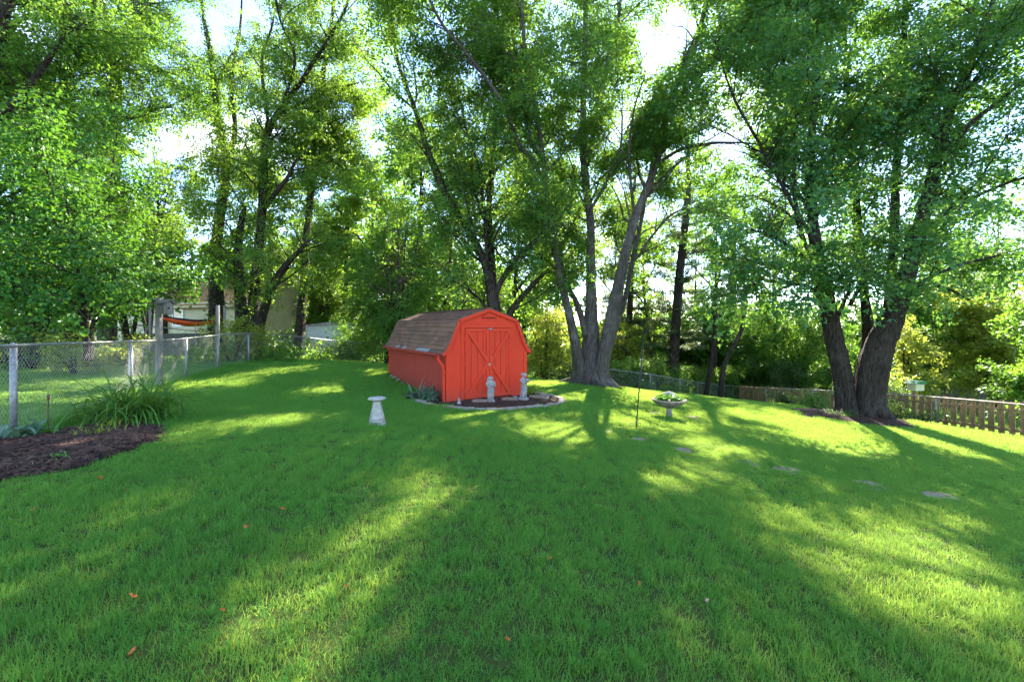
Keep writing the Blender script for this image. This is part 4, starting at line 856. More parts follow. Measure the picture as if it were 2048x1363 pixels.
# ---- the big silver maple behind the shed
d = 18.0
A = [limb_px([(1180, 790, 60.7), (1181, 740, 47.8), (1181, 700, 35.0), (1182, 600, 23.0), (1181, 500, 17.2), (1180, 440, 15.6), (1170, 352, 14.8), (1166, 242, 11.5), (1170, 88, 9.8), (1172, -60, 7.4), (1180, -260, 3.3)], d, dd=1),
     limb_px([(1196, 770, 36.8), (1203, 730, 31.3), (1210, 700, 25.8), (1228, 610, 23.9), (1250, 510, 17.2), (1272, 430, 16.4), (1297, 370, 15.6), (1322, 290, 13.9), (1340, 200, 12.3), (1385, 100, 10.7), (1412, 10, 9.0), (1440, -140, 5.7), (1450, -260, 3.3)], d, dd=-1.2),
     limb_px([(1166, 770, 35.0), (1158, 730, 23.9), (1153, 700, 20.2), (1141, 640, 17.5), (1123, 570, 13.9), (1114, 520, 12.3), (1098, 430, 11.5), (1090, 350, 10.7), (1078, 260, 9.8), (1060, 163, 8.2), (1047, 66, 6.6), (1040, -80, 4.1)], d, dd=-1.5),
     limb_px([(1172, 670, 12.9), (1160, 625, 12.0), (1146, 590, 9.0), (1132, 565, 8.2), (1122, 500, 7.4), (1140, 420, 5.7), (1150, 330, 4.1)], d, dd=1.2),
     limb_px([(1222, 690, 12.0), (1236, 640, 12.0), (1252, 590, 9.8), (1262, 540, 9.0), (1272, 490, 9.0), (1283, 440, 7.4), (1295, 370, 5.7), (1315, 260, 4.1)], d + .3, dd=1.6),
     limb_px([(1283, 500, 5.7), (1310, 465, 4.9), (1335, 435, 4.1), (1375, 412, 3.3)], d + .5, dd=1),
     limb_px([(1094, 380, 9.8), (1066, 320, 9.0), (1038, 290, 9.0), (1007, 211, 8.2), (963, 145, 7.4), (928, 101, 6.6), (884, 48, 5.7), (850, -20, 4.9), (800, -120, 2.5)], d - .8, dd=-2.5),
     limb_px([(1086, 320, 7.4), (1056, 272, 7.4), (1043, 163, 6.6), (1016, 97, 5.7), (994, 22, 4.9), (975, -90, 2.5)], d - .8, dd=1.5),
     limb_px([(1175, 330, 9.8), (1192, 246, 9.8), (1214, 132, 8.2), (1236, 44, 6.6), (1250, -100, 3.3)], d + .5, dd=2),
     limb_px([(1330, 250, 7.4), (1365, 190, 6.6), (1420, 130, 4.9), (1480, 60, 4.1), (1530, -40, 2.5)], d - .8, dd=-2),
     limb_px([(1270, 440, 6.6), (1262, 370, 5.7), (1258, 300, 4.9), (1268, 220, 4.1), (1290, 150, 2.5)], d - .4, dd=-2.5),
     limb_px([(1181, 420, 6.6), (1215, 360, 5.7), (1240, 300, 4.9), (1245, 230, 3.3)], d - .2, dd=-2),
     limb_px([(1310, 330, 7.4), (1360, 300, 6.6), (1410, 288, 5.7), (1470, 285, 4.1), (1530, 290, 2.5)], d - .8, dd=-1.5)]
tree('silver_maple_tree', 'big multi stemmed grey maple right of the red shed', A, M['bark'], M['maple'], seed=11, roots=9, leaf=.105, t0=.3, per_m=3.6, bias=(0, .65, 0), seclen=(1.8, 5.0), twigs=15, nleaf=58, spread=.22, flare=1.1, shape='rhomb', sides=18, ivy=-0)
# ---- right hand maple
d = 14.0
C_ = [limb_px([(1693, 845, 46), (1690, 800, 37), (1683, 740, 34), (1672, 690, 32), (1662, 640, 29), (1645, 560, 25), (1630, 480, 21), (1620, 390, 18), (1623, 287, 15), (1638, 82, 11), (1648, -80, 8), (1655, -300, 3)], d, dd=.8),
      limb_px([(1739, 845, 64), (1738, 800, 51), (1744, 740, 48), (1757, 690, 45), (1779, 640, 41), (1820, 530, 29), (1848, 420, 23), (1868, 335, 19), (1900, 220, 14), (1950, 100, 10), (2000, -40, 7), (2040, -200, 3)], d, dd=-1),
      limb_px([(1766, 680, 21.8), (1780, 590, 17.8), (1787, 493, 16.3), (1793, 329, 13.3), (1800, 220, 11.8), (1806, 110, 9.6), (1812, -60, 6.7), (1815, -260, 3.0)], d + .3, dd=1),
      limb_px([(1652, 610, 15.1), (1618, 520, 11.1), (1594, 430, 9.6), (1588, 350, 8.1), (1592, 250, 6.7), (1585, 120, 4.4), (1575, -40, 3.0)], d, dd=1),
      limb_px([(1722, 800, 28.6), (1728, 740, 26.9), (1737, 680, 23.5), (1730, 600, 16.3), (1720, 500, 13.3), (1712, 380, 10.4), (1700, 240, 8.1), (1690, 60, 5.2), (1685, -100, 3.0)], d + .6, dd=1.2),
      limb_px([(1868, 335, 10.4), (1930, 260, 8.9), (2000, 200, 6.7), (2080, 140, 4.4)], d - .9, dd=-1),
      limb_px([(1830, 480, 8.9), (1900, 420, 7.4), (1980, 380, 5.9), (2060, 350, 3.7)], d - .3, dd=-1.6),
      limb_px([(1632, 490, 8.9), (1575, 390, 7.4), (1520, 290, 5.9), (1465, 190, 4.4), (1430, 80, 3.0)], d, dd=.5),
      limb_px([(1640, 540, 8.9), (1590, 500, 7.4), (1540, 470, 5.2), (1500, 460, 3.7)], d, dd=-1.6),
      limb_px([(1795, 600, 8.9), (1850, 560, 7.4), (1920, 530, 5.9), (2000, 510, 3.7)], d, dd=-.5),
      limb_px([(1662, 620, 9), (1620, 575, 8), (1580, 570, 6), (1545, 590, 3)], d - .3, dd=-1.5),
      limb_px([(1700, 610, 8), (1730, 560, 7), (1760, 550, 5), (1800, 565, 3)], d - .6, dd=-1.6),
      limb_px([(1800, 590, 9), (1850, 570, 8), (1900, 580, 5), (1940, 600, 3)], d - .6, dd=-1.6),
      limb_px([(1672, 640, 7.6), (1690, 600, 5.9), (1700, 570, 4.4), (1690, 545, 3.0)], d - .4, dd=-1.3)]
tree('maple_tree', 'large dark maple with forked trunk in the right mulch ring', C_, M['bark_dark'], M['maple_r'], seed=23, roots=8, leaf=.105, shape='maple', t0=.3, per_m=3.7, bias=(0, .2, 0), seclen=(1.6, 4.3), twigs=15, nleaf=54, spread=.2, flare=.25, sides=20, droop=.45)
# ---- tree behind shed
d = 16.5
B_ = [limb_px([(990, 660, 26), (986, 600, 24), (975, 540, 19), (950, 484, 15), (915, 425, 14), (884, 374, 13), (858, 308, 11), (840, 250, 10), (827, 211, 9), (796, 123, 7), (775, 0, 5), (765, -120, 3)], d, dd=1),
      limb_px([(988, 610, 15), (984, 520, 13), (978, 420, 11), (985, 320, 10), (990, 230, 8), (985, 120, 6), (990, 0, 4)], d + .3, dd=1.5),
      limb_px([(990, 590, 11), (1015, 540, 9), (1050, 500, 8), (1080, 470, 6), (1100, 440, 4)], d, dd=-.8),
      limb_px([(975, 540, 8), (968, 420, 7), (955, 330, 6), (935, 270, 5), (920, 200, 3)], d, dd=.7),
      limb_px([(988, 640, 8), (960, 600, 6), (930, 575, 5), (905, 560, 3)], d, dd=1.2),
      limb_px([(1000, 660, 13), (1030, 610, 12), (1065, 570, 10), (1090, 545, 7)], d + .2, dd=1)]
tree('maple_tree', 'slim leaning tree rising right behind the red shed', B_, M['bark_dark'], M['maple'], seed=31, leaf=.1, t0=.15, per_m=3.4, bias=(0, .3, 0), seclen=(1.4, 4.2), twigs=15, nleaf=52, spread=.2, sides=12, flare=.4)
# ---- trees D, E, F, G, H on the left
d = 21.0
D_ = [limb_px([(492, 720, 41.4), (488, 680, 32.4), (482, 620, 19.8), (478, 540, 16.2), (478, 480, 13.6), (485, 430, 10.4), (492, 412, 4.0)], d),
      limb_px([(505, 720, 36.0), (503, 680, 30.6), (508, 600, 21.6), (517, 500, 16.0), (524, 418, 14.4), (528, 308, 12.8), (541, 251, 12.0), (570, 205, 10.4), (603, 163, 8.8), (630, 119, 7.2), (680, 40, 5.6), (720, -60, 3.2)], d, dd=.6),
      limb_px([(510, 690, 21.6), (522, 640, 18.0), (540, 585, 15.3), (562, 545, 13.5), (585, 515, 9.0), (620, 480, 4.8)], d, dd=-1),
      limb_px([(528, 418, 8.8), (552, 385, 8.0), (577, 352, 6.4), (590, 325, 5.6), (605, 308, 3.2)], d, dd=-.8),
      limb_px([(540, 255, 6.4), (533, 220, 6.4), (524, 119, 5.6), (546, 44, 4.0), (555, -60, 2.4)], d + .5, dd=1),
      limb_px([(560, 220, 5.6), (590, 120, 4.8), (560, 40, 4.0), (540, -60, 2.4)], d, dd=-1)]
tr = tree('locust_tree', 'twin trunked tree with broken snag behind the back left fence', D_, M['bark_dark'], M['elm'], seed=41, leaf=.1, t0=.36, per_m=3.8, bias=(0, .4, 0), seclen=(1.6, 4.4), twigs=15, nleaf=60, spread=.2, sides=14, droop=.6, flare=.35)
d = 23.0
E_ = [limb_px([(597, 720, 24.0), (600, 650, 19.2), (606, 580, 14.4), (612, 484, 12.8), (620, 400, 12.0), (626, 330, 11.2), (634, 220, 10.4), (652, 119, 8.8), (664, 40, 7.2), (675, -80, 4.8)], d, dd=.3),
      limb_px([(638, 240, 5.6), (660, 200, 4.8), (690, 175, 4.0), (720, 165, 2.4)], d, dd=-.6), limb_px([(628, 330, 4.8), (655, 280, 4.0), (690, 240, 3.2)], d, dd=.8), limb_px([(625, 370, 4.0), (640, 335, 3.2), (655, 320, 2.4)], d)]
tree('locust_tree', 'slender ivy footed tree beside the pale metal pole', E_, M['bark_dark'], M['elm'], ivy=-900, seed=43, leaf=.1, t0=.4, per_m=4.4, bias=(0, .4, 0), seclen=(1.4, 4.0), twigs=15, nleaf=60, spread=.2, sides=12, droop=.7)
d = 25.0
F_ = [limb_px([(432, 700, 30), (432, 620, 26), (430, 520, 22), (440, 430, 18), (452, 340, 15), (440, 260, 12), (428, 180, 10), (420, 100, 8), (405, 20, 6), (400, -80, 4)], d),
      limb_px([(452, 340, 9), (470, 260, 8), (462, 160, 7), (480, 60, 5), (485, -40, 3)], d, dd=1), limb_px([(440, 260, 7), (410, 220, 6), (380, 190, 4)], d, dd=-.8), limb_px([(428, 180, 6), (450, 130, 5), (470, 100, 3)], d)]
tree('ivy_clad_tree', 'dark ivy clad trunk left of the twin trunked tree', F_, M['bark_dark'], M['elm'], seed=47, leaf=.1, t0=.3, per_m=3.2, bias=(0, .3, 0), seclen=(1.6, 4.2), twigs=15, nleaf=60, spread=.22, ivy=-1800, droop=.5)
d = 20.0
G_ = [limb_px([(215, 680, 30), (220, 560, 26), (224, 420, 23), (229, 300, 21), (232, 200, 20), (233, 120, 19), (240, 80, 18), (262, 50, 13), (273, 30, 12), (270, -40, 9), (268, -160, 4)], d),
      limb_px([(235, 100, 10), (222, 60, 9), (205, 10, 8), (195, -80, 5)], d, dd=.6), limb_px([(236, 240, 8), (270, 235, 7), (310, 218, 5), (345, 214, 3)], d, dd=-.5), limb_px([(232, 145, 5), (280, 140, 4), (340, 145, 3)], d, dd=-.6), limb_px([(262, 50, 8), (290, 10, 7), (300, -80, 4)], d)]
tree('maple_tree', 'pale barked tall tree before the open sky at upper left', G_, M['bark'], M['mid'], seed=53, leaf=.1, t0=.25, per_m=3.0, bias=(0, .2, 0), seclen=(1.6, 3.8), twigs=15, nleaf=58, spread=.22)
d = 17.0
H1 = [limb_px([(150, 690, 34), (148, 560, 30), (145, 430, 28), (140, 330, 26), (135, 200, 22), (130, 60, 18), (128, -100, 12)], d), limb_px([(146, 300, 16), (110, 240, 15), (70, 170, 14), (40, 110, 13), (10, 30, 11), (-10, -80, 7)], d, dd=-.7), limb_px([(140, 260, 12), (95, 215, 10), (40, 190, 8), (-20, 180, 5)], d, dd=1),
      limb_px([(135, 150, 9), (170, 80, 8), (190, 0, 6), (200, -80, 3)], d)]
tree('maple_tree', 'dark trunked tree high above the left redbud', H1, M['bark_dark'], M['mid'], seed=59, leaf=.1, t0=.2, per_m=3.4, seclen=(1.6, 3.8), twigs=15, nleaf=58, spread=.22)
H2 = [limb_px([(-40, 700, 40), (-45, 500, 34), (-30, 300, 30), (-10, 100, 24), (20, -40, 16), (40, -200, 8)], 14, dd=.5), limb_px([(-35, 420, 14), (20, 360, 12), (90, 310, 9), (150, 290, 5)], 14, dd=1.5), limb_px([(-20, 250, 14), (50, 180, 11), (110, 100, 8), (160, 20, 5)], 14, dd=1)]
tree('maple_tree', 'tree at the far left edge arching over the redbud', H2, M['bark_dark'], M['mid'], seed=61, leaf=.1, t0=.2, per_m=3.2, seclen=(1.4, 3.4), twigs=15, nleaf=58, spread=.2)
# understory trees behind the shed and fence
def under(px, py, d, h, label, mat, seed, leaf=.105, nst=4, wid=2.0, **k):
    rng = np.random.default_rng(seed); X = (px - CX) / F * d; z = G(X, d); Ls = []
    for i in range(nst):
        a = rng.random() * 6.28; r = wid * rng.uniform(.3, .8); hh = h * rng.uniform(.75, 1.05)
        Ls.append(spline([(X + rng.normal(0, .08), d + rng.normal(0, .08), z - .1, .05 + h * .008), (X + math.cos(a) * r * .25, d + math.sin(a) * r * .25, z + hh * .35, .04 + h * .005), (X + math.cos(a) * r * .6, d + math.sin(a) * r * .6, z + hh * .7, .03), (X + math.cos(a) * r, d + math.sin(a) * r, z + hh, .012)], 5))
    kw = dict(seed=seed, leaf=leaf, t0=.1, per_m=2.5, seclen=(wid * .5, wid * 1.15), twigs=12, nleaf=54, spread=.2, shape='broad', zmin=.15, up=.1, sides=8); kw.update(k)
    return tree(k.get('name', 'understory_tree') if False else 'understory_tree', label, Ls, M['bark_dark'], M[mat], **kw)
under(772, 700, 24, 9.5, 'leafy understory tree left of the shed roof behind the fence', 'elm', 71, wid=2.1)
under(800, 700, 20.5, 7.5, 'bushy bright green tree directly behind the shed roof', 'mid', 73, wid=2.2)
under(880, 690, 25, 8.5, 'understory tree between the shed roof and the leaning trunk', 'mid', 74, wid=2.2, per_m=1.4)
under(650, 690, 35, 11.5, 'tall understory tree behind the white outbuilding', 'elm', 75, wid=2.8)
under(1090, 700, 24, 4.6, 'pale lime leaved small tree between shed and grey maple', 'lime', 77, wid=1.7)
under(575, 690, 42, 12, 'leafy tree behind the cream house gable', 'elm', 79, wid=3.0, per_m=1.4)
under(300, 690, 27, 9, 'leafy tree over the cream house roof left of the ivy trunk', 'elm', 81, wid=3.0, t0=.6)
under(70, 690, 15, 6.5, 'broad leafy tree filling the gap behind the redbud', 'mid', 83, wid=2.8)
under(260, 690, 19, 6.5, 'leafy tree just behind the redbud beside the birdhouse', 'mid', 84, wid=2.4, t0=.35)
under(1500, 730, 37, 7, 'bushy woodland tree left of the right hand maple', 'mid', 85, wid=3.2)
under(1600, 730, 33, 7.5, 'woodland tree just left of the forked trunk', 'mid', 87, wid=3.2)
under(1880, 760, 31, 8.5, 'dark leafy tree behind the far grey picket fence', 'maple_r', 89, wid=3.2, leaf=.15)
under(1990, 740, 26, 8.0, 'pale sunlit tree at the far right edge behind the pickets', 'lime', 91, wid=2.8, leaf=.13)
under(1810, 740, 27, 6.5, 'sunlit yellow green tree just right of the forked trunk', 'lime', 92, wid=2.0, leaf=.13, per_m=1.2)
under(2100, 740, 20, 7.5, 'leafy tree just beyond the right edge fence', 'mid', 93, wid=2.8, leaf=.13)
under(1240, 700, 36, 5.5, 'small woodland tree behind the grey maple trunk', 'lime', 95, wid=2.6)
under(1420, 730, 42, 8, 'tall woodland tree right of the pines', 'mid', 97, wid=3.4, leaf=.16)
def tall(px, d, h, label, mat, seed, per_m=1.6, r=.17):
    rng = np.random.default_rng(seed); X = (px - CX) / F * d; z = G(X, d); lean = rng.normal(0, .4)
    tr_ = spline([(X, d, z - .2, r * 1.3), (X + lean * .2, d, z + h * .25, r), (X + lean * .8, d, z + h * .55, r * .7), (X + lean, d, z + h * .8, r * .4), (X + lean * 1.5, d, z + h, r * .15)], 6); Ls = [tr_]
    for k in range(5):
        i = int(len(tr_) * (.35 + .1 * k)); p = tr_[min(i, len(tr_) - 3)]; a = k * 2.4 + rng.random(); L_ = h * rng.uniform(.18, .3)
        Ls.append(spline([tuple(p[:3]) + (p[3] * .6,), (p[0] + math.cos(a) * L_ * .4, p[1] + math.sin(a) * L_ * .4, p[2] + L_ * .5, p[3] * .45), (p[0] + math.cos(a) * L_ * .8, p[1] + math.sin(a) * L_ * .8, p[2] + L_ * 1.1, .02)], 5))
    return tree('woodland_tree', label, Ls, M['bark_dark'], M[mat], seed=seed, leaf=.15, t0=.25, per_m=per_m, seclen=(1.6, 3.6), twigs=10, nleaf=38, shape='broad', sides=10)
tall(1120, 33, 17, 'tall sparse tree far behind the left stem of the grey maple', 'mid', 501)
tall(1430, 37, 18, 'tall sparse tree far behind the pines and saplings', 'mid', 503, 1.4)
tall(925, 32, 16, 'tall sparse tree far behind the shed gable', 'elm', 505, 2.0)
tall(1550, 36, 17, 'tall tree far behind left of the right hand maple', 'mid', 507, 1.4)
tall(690, 35, 16, 'tall tree far behind the white outbuilding', 'mid', 521, 2.1)
tall(840, 29, 15.5, 'tall tree far behind the shed ridge', 'mid', 523, 2.1)
tall(330, 33, 15, 'tall tree far behind the cream house roof', 'elm', 525, 2.0)
tall(540, 40, 17, 'tall tree far behind the cream house gable', 'elm', 527, 1.6)
tall(1020, 30, 16, 'tall tree far behind the shed door', 'maple', 529, 2.0)
tall(60, 24, 15, 'tall tree far behind the left edge redbud', 'mid', 533, 2.2)
tall(1305, 38, 15, 'tall sparse tree far behind the shepherd hook', 'elm', 541, 1.5)
tall(1235, 43, 17, 'tall sparse tree far behind the right stem of the grey maple', 'lime', 543, 1.6)
tall(1385, 44, 16, 'tall sparse tree far behind the nearest pine', 'elm', 545, 1.6)
tall(2000, 34, 15, 'tall tree far behind the right edge pickets', 'mid', 547, 1.6)
tall(750, 34, 16, 'tall sparse tree far behind the bushes left of the shed', 'elm', 511, 2.0)
tall(1900, 40, 17, 'tall tree far behind the far grey pickets', 'mid', 513, 1.4)
# slim saplings at the back fence
tree('sapling', 'slim bare stemmed sapling at the back fence, left of two', [limb_px([(1410, 800, 9), (1420, 740, 8), (1430, 660, 7), (1428, 600, 6), (1438, 550, 5), (1450, 470, 3)], 30)], M['bark_dark'], M['mid'], seed=101, leaf=.13, t0=.45, per_m=2.4, seclen=(1, 2.2), twigs=9, nleaf=36)
tree('sapling', 'bent dark sapling at the back fence, right of two', [limb_px([(1440, 803, 11), (1446, 740, 9), (1462, 700, 8), (1482, 660, 7), (1490, 600, 5), (1485, 540, 3)], 29)], M['bark_dark'], M['mid'], seed=103, leaf=.13, t0=.5, per_m=2.4, seclen=(1, 2.2), twigs=9, nleaf=36)
# pines
def pine(label, px, d, top, wpx, seed):
    rng = np.random.default_rng(seed); Lm = limb_px([(px[0], 800, wpx * 1.1), (px[0], 720, wpx), (px[1], 560, wpx * .85), (px[2], 400, wpx * .6), (px[2] + 3, top, wpx * .25)], d)
    bx, by = Lm[0, :2]; O = np.array([bx, by, G(bx, by)]); e = empty('pine_tree', tuple(O), 0, label, 'tree')
    b = MB(); limb_tube(b, Lm - np.array([*O, 0]), 12, seed, .05); b.build('trunk', M['bark_dark'], e, smooth=True)
    SP, SR, C, Dr = [], [], [], []
    zs = np.linspace(O[2] + 2.0, Lm[-1, 2] - .3, 26)
    for z in zs:
        i = np.argmin(abs(Lm[:, 2] - z)); p = Lm[i, :3]
        for _ in range(4):
            a = rng.random() * 6.28; ln = rng.uniform(1.8, 3.6) * (1.05 - .6 * (z - zs[0]) / (zs[-1] - zs[0])); dv = np.array([math.cos(a), math.sin(a), rng.uniform(-.05, .2)]); pts = [p + np.array([0, 0, rng.uniform(-.2, .2)])]
            for k in range(6): dv = nrm(dv + rng.normal(0, .08, 3) + np.array([0, 0, .02])); pts.append(pts[-1] + dv * ln / 6)
            pts = np.array(pts); SP.append(pts); SR.append(np.linspace(.035, .006, 7))
            if z < zs[0] + .8: continue
            m = int(ln * 30)
            for _b in range(m):
                u = .3 + .7 * rng.random(); f = u * 6; i0 = min(int(f), 5); q = pts[i0] + (pts[i0 + 1] - pts[i0]) * (f - i0) + rng.normal(0, .2, 3) * np.array([1, 1, .35])
                kk = 9; C.append(np.repeat(q[None], kk, 0)); Dr.append(nrm(rng.normal(0, 1, (kk, 3)) * np.array([1, 1, .6]) + dv * .7 + np.array([0, 0, .2])))
    V, T = tubes(np.array(SP), np.array(SR), 5); tag(mesh_np('branches', V - O, T, M['bark_dark'], e, smooth=True), kind='stuff')
    leaves('needles', np.concatenate(C), .26, 'needle', M['pine'], e, rng, O, dirs=np.concatenate(Dr) * 2, droop=0)
pine('nearest pine with bare horizontal branches right of the grey maple', (1348, 1358, 1374), 33, 260, 19, 111)
pine('thinner pine trunk between the grey maple and the nearest pine', (1256, 1262, 1268), 36, 330, 13, 113)
pine('far pine in the woodland right of the nearest pine', (1470, 1466, 1470), 44, 380, 12, 115)
# redbud in front left
d = 9.6
K_ = [limb_px([(172, 720, 10.0), (172, 660, 8.5), (165, 600, 7.5), (150, 520, 6.0), (120, 430, 4.5), (90, 330, 3.5), (60, 240, 2.0)], d, dd=-1),
      limb_px([(182, 720, 7.5), (185, 650, 6.5), (205, 590, 5.5), (240, 540, 4.5), (280, 510, 3.5), (330, 500, 2.0)], d + .6, dd=3.0),
      limb_px([(176, 700, 6.0), (150, 610, 5.5), (90, 560, 4.5), (30, 520, 3.5), (-40, 480, 2.0)], d, dd=-1.2),
      limb_px([(180, 640, 5.0), (190, 540, 4.5), (210, 440, 3.5), (225, 340, 2.5), (235, 260, 1.5)], d + .3, dd=2),
      limb_px([(165, 620, 4.5), (100, 590, 4.0), (40, 590, 3.0), (-30, 600, 2.0)], d, dd=-2.0),
      limb_px([(190, 620, 4.0), (250, 580, 3.5), (310, 560, 3.0), (370, 560, 1.5)], d + .8, dd=3.0)]
tree('redbud_tree', 'bright green heart leaved redbud behind the left fence', K_, M['bark_dark'], M['redbud'], seed=121, leaf=.09, shape='heart', t0=.2, per_m=6.5, seclen=(.7, 1.9), twigs=14, nleaf=32, spread=.13, sides=10, droop=.5, zmin=1.15, twiglen=(.35, .8), clear=False)
# shrubs and vines along the back fence
sh = [(465, 17.2, 1.5, 'lime', 'yellow green bush at the back left fence corner'), (505, 22, 1.4, 'ivy', 'low dark bush behind the corner fence'), (545, 24, 1.2, 'ivy', 'ivy mound at the foot of the twin trunked tree'), (592, 26.2, 1.5, 'ivy', 'ivy mound at the foot of the slender tree'),
      (622, 26.6, .9, 'mid', 'vine bush before the white outbuilding, left'), (700, 27.3, 1.3, 'mid', 'vine bush before the white outbuilding, right'), (735, 28, 2.6, 'mid', 'tall shrub at the fence left of the shed'), (765, 28.4, 2.4, 'ivy', 'dark shrub next to the shed eave'),
      (1070, 28.8, 2.0, 'mid', 'shrub behind the fence just right of the shed'), (1105, 28.9, 1.9, 'ivy', 'dark shrub behind the fence left of the grey maple'), (1140, 29, 2.1, 'mid', 'shrub behind the left side of the grey maple'), (1235, 29.2, 2.0, 'elm', 'shrub behind the fence right of the grey maple'),
      (1275, 29.4, 1.9, 'mid', 'green shrub behind the shepherd hook'), (1318, 30, 2.3, 'elm', 'bright shrub behind the fence above the bird bath'), (1355, 31, 1.9, 'mid', 'green shrub at the foot of the nearest pine'), (1395, 33, 2.2, 'elm', 'shrub behind the fence at the first sapling'), (1435, 34.5, 2.6, 'elm', 'shrub behind the two saplings'),
      (1485, 36, 3.0, 'mid', 'tall shrub behind the left end of the pickets'), (1530, 35, 2.6, 'ivy', 'dark shrub behind the left pickets'), (1580, 32, 3.0, 'ivy', 'dark shrub left of the forked trunk'), (1640, 30, 2.8, 'mid', 'bright shrub at the forked trunk behind the pickets'), (1570, 24.3, .8, 'ivy', 'low ivy on the pickets left of the forked trunk'), (1630, 21.4, .8, 'mid', 'low vine on the pickets beside the forked trunk'),
      (1790, 17.6, .55, 'lime', 'pale weedy clump at the right mulch edge'), (1850, 17.0, .45, 'ivy', 'low weeds at the foot of the right pickets'), (1770, 26, 2.0, 'ivy', 'dark bush behind the pickets right of the trunk'), (1850, 36, 3.4, 'mid', 'big bush behind the far grey pickets, left'), (1930, 37, 3.6, 'maple_r', 'big dark bush behind the far grey pickets, middle'), (2020, 36, 3.8, 'mid', 'big bush behind the far grey pickets, right'),
      (150, 12.6, .9, 'lime', 'yellow green bush in the neighbouring yard behind the redbud stems'), (245, 15.0, .9, 'lime', 'arching pale bush in the neighbouring yard left of the birdhouse post'), (60, 13.5, 1.2, 'ivy', 'dark bush at the far left in the neighbouring yard'), (375, 22, 1.0, 'mid', 'low bush below the hammock')]
for i, (px, dd_, hh, mt, lab) in enumerate(sh):
    rng = np.random.default_rng(200 + i); X = (px - CX) / F * dd_; z = G(X, dd_); Ls = []
    for k in range(5):
        a = rng.random() * 6.28; r = hh * rng.uniform(.2, .6); Ls.append(spline([(X + rng.normal(0, .1), dd_ + rng.normal(0, .1), z - .1, .03), (X + math.cos(a) * r * .5, dd_ + math.sin(a) * r * .5, z + hh * .5, .02), (X + math.cos(a) * r, dd_ + math.sin(a) * r, z + hh * .9, .008)], 4))
    tree('shrub', lab, Ls, M['bark_dark'], M[mt], seed=300 + i, leaf=.11, shape='broad', t0=.1, per_m=4.0, seclen=(hh * .35, hh * .75), twigs=8 / max(hh, 1) + 6, nleaf=34, spread=.14, zmin=.04, up=.05, sides=6, cat='shrub', twiglen=(.25, .6), clear=False, part='stems')
# rank ground cover beyond the back and right fences
rng = np.random.default_rng(390); n = 5200; x = rng.uniform(-14, 40, n); y = rng.uniform(16, 62, n)
yb = np.interp(x, [-10.6, -6, 2, 9, 13.5, 17.1, 22, 40], [25.7, 27.3, 27.9, 28.0, 31.2, 33.3, 33, 30]); k = (y > yb) & (y < yb + 26) | ((x < -10.2) & (y > 15) & (y < 27)); x, y = x[k], y[k]
C = np.column_stack([x, y, gz(x, y) + rng.uniform(.1, .4, len(x))]); dv = rng.normal(0, 1, (len(x), 3)) * np.array([1, 1, .25]) + np.array([0, 0, .3]); dv = nrm(dv)
gc = empty('ground_cover', (0, 30, -2)); tag(gc, 'rank green ground cover under the trees beyond the back fence', 'ground cover', kind='stuff')
spray_crown(np.stack([C, C + dv * rng.uniform(.7, 1.3, (len(x), 1))], 1), M['mid'], 'broad', .12, gc, np.array([0, 30, -2]), rng, 40, .35, False, 1.25, 'foliage')
# distant woodland closing the view
rng = np.random.default_rng(400); C = []; TT = []; SP = []; SR = []
for i in range(56):
    a = rng.uniform(-1.0, .98); D = rng.uniform(42, 75); X = math.tan(a) * D; 
    if a < -.35 and D < 50: D += 12; X = math.tan(a) * D
    z = G(X, D); h = rng.uniform(5, 9) if .12 < a < .6 else rng.uniform(7, 12.5) if a > -.05 else rng.uniform(9, 16); SP.append(np.array([(X + rng.normal(0, .2) * k, D, z + h * k / 6) for k in range(7)])); SR.append(np.linspace(.28, .04, 7)); ct = rng.random() * .3
    for k in range(95):
        f = rng.random(); aa = rng.random() * 6.28; rr = (2.8 + h * .1) * math.sqrt(rng.random()) * (1 - .6 * f); c = np.array([X + rr * math.cos(aa), D + rr * math.sin(aa), z + h * (.04 + .97 * f)])
        dv = np.array([math.cos(aa), math.sin(aa), rng.normal(0, .3)]); C.append((c, c + dv * 1.2))
wl = empty('distant_woodland', (0, 55, -4)); tag(wl, 'woodland of distant leafy trees closing the view', 'woodland', kind='stuff')
V, T = tubes(np.array(SP), np.array(SR), 7); tag(mesh_np('trunks', V - np.array([0, 55, -4]), T, M['bark_dark'], wl), kind='stuff')
spray_crown(C, M['mid'], 'broad', .2, wl, np.array([0, 55, -4]), rng, 46, .35, True, 2.0, 'foliage')

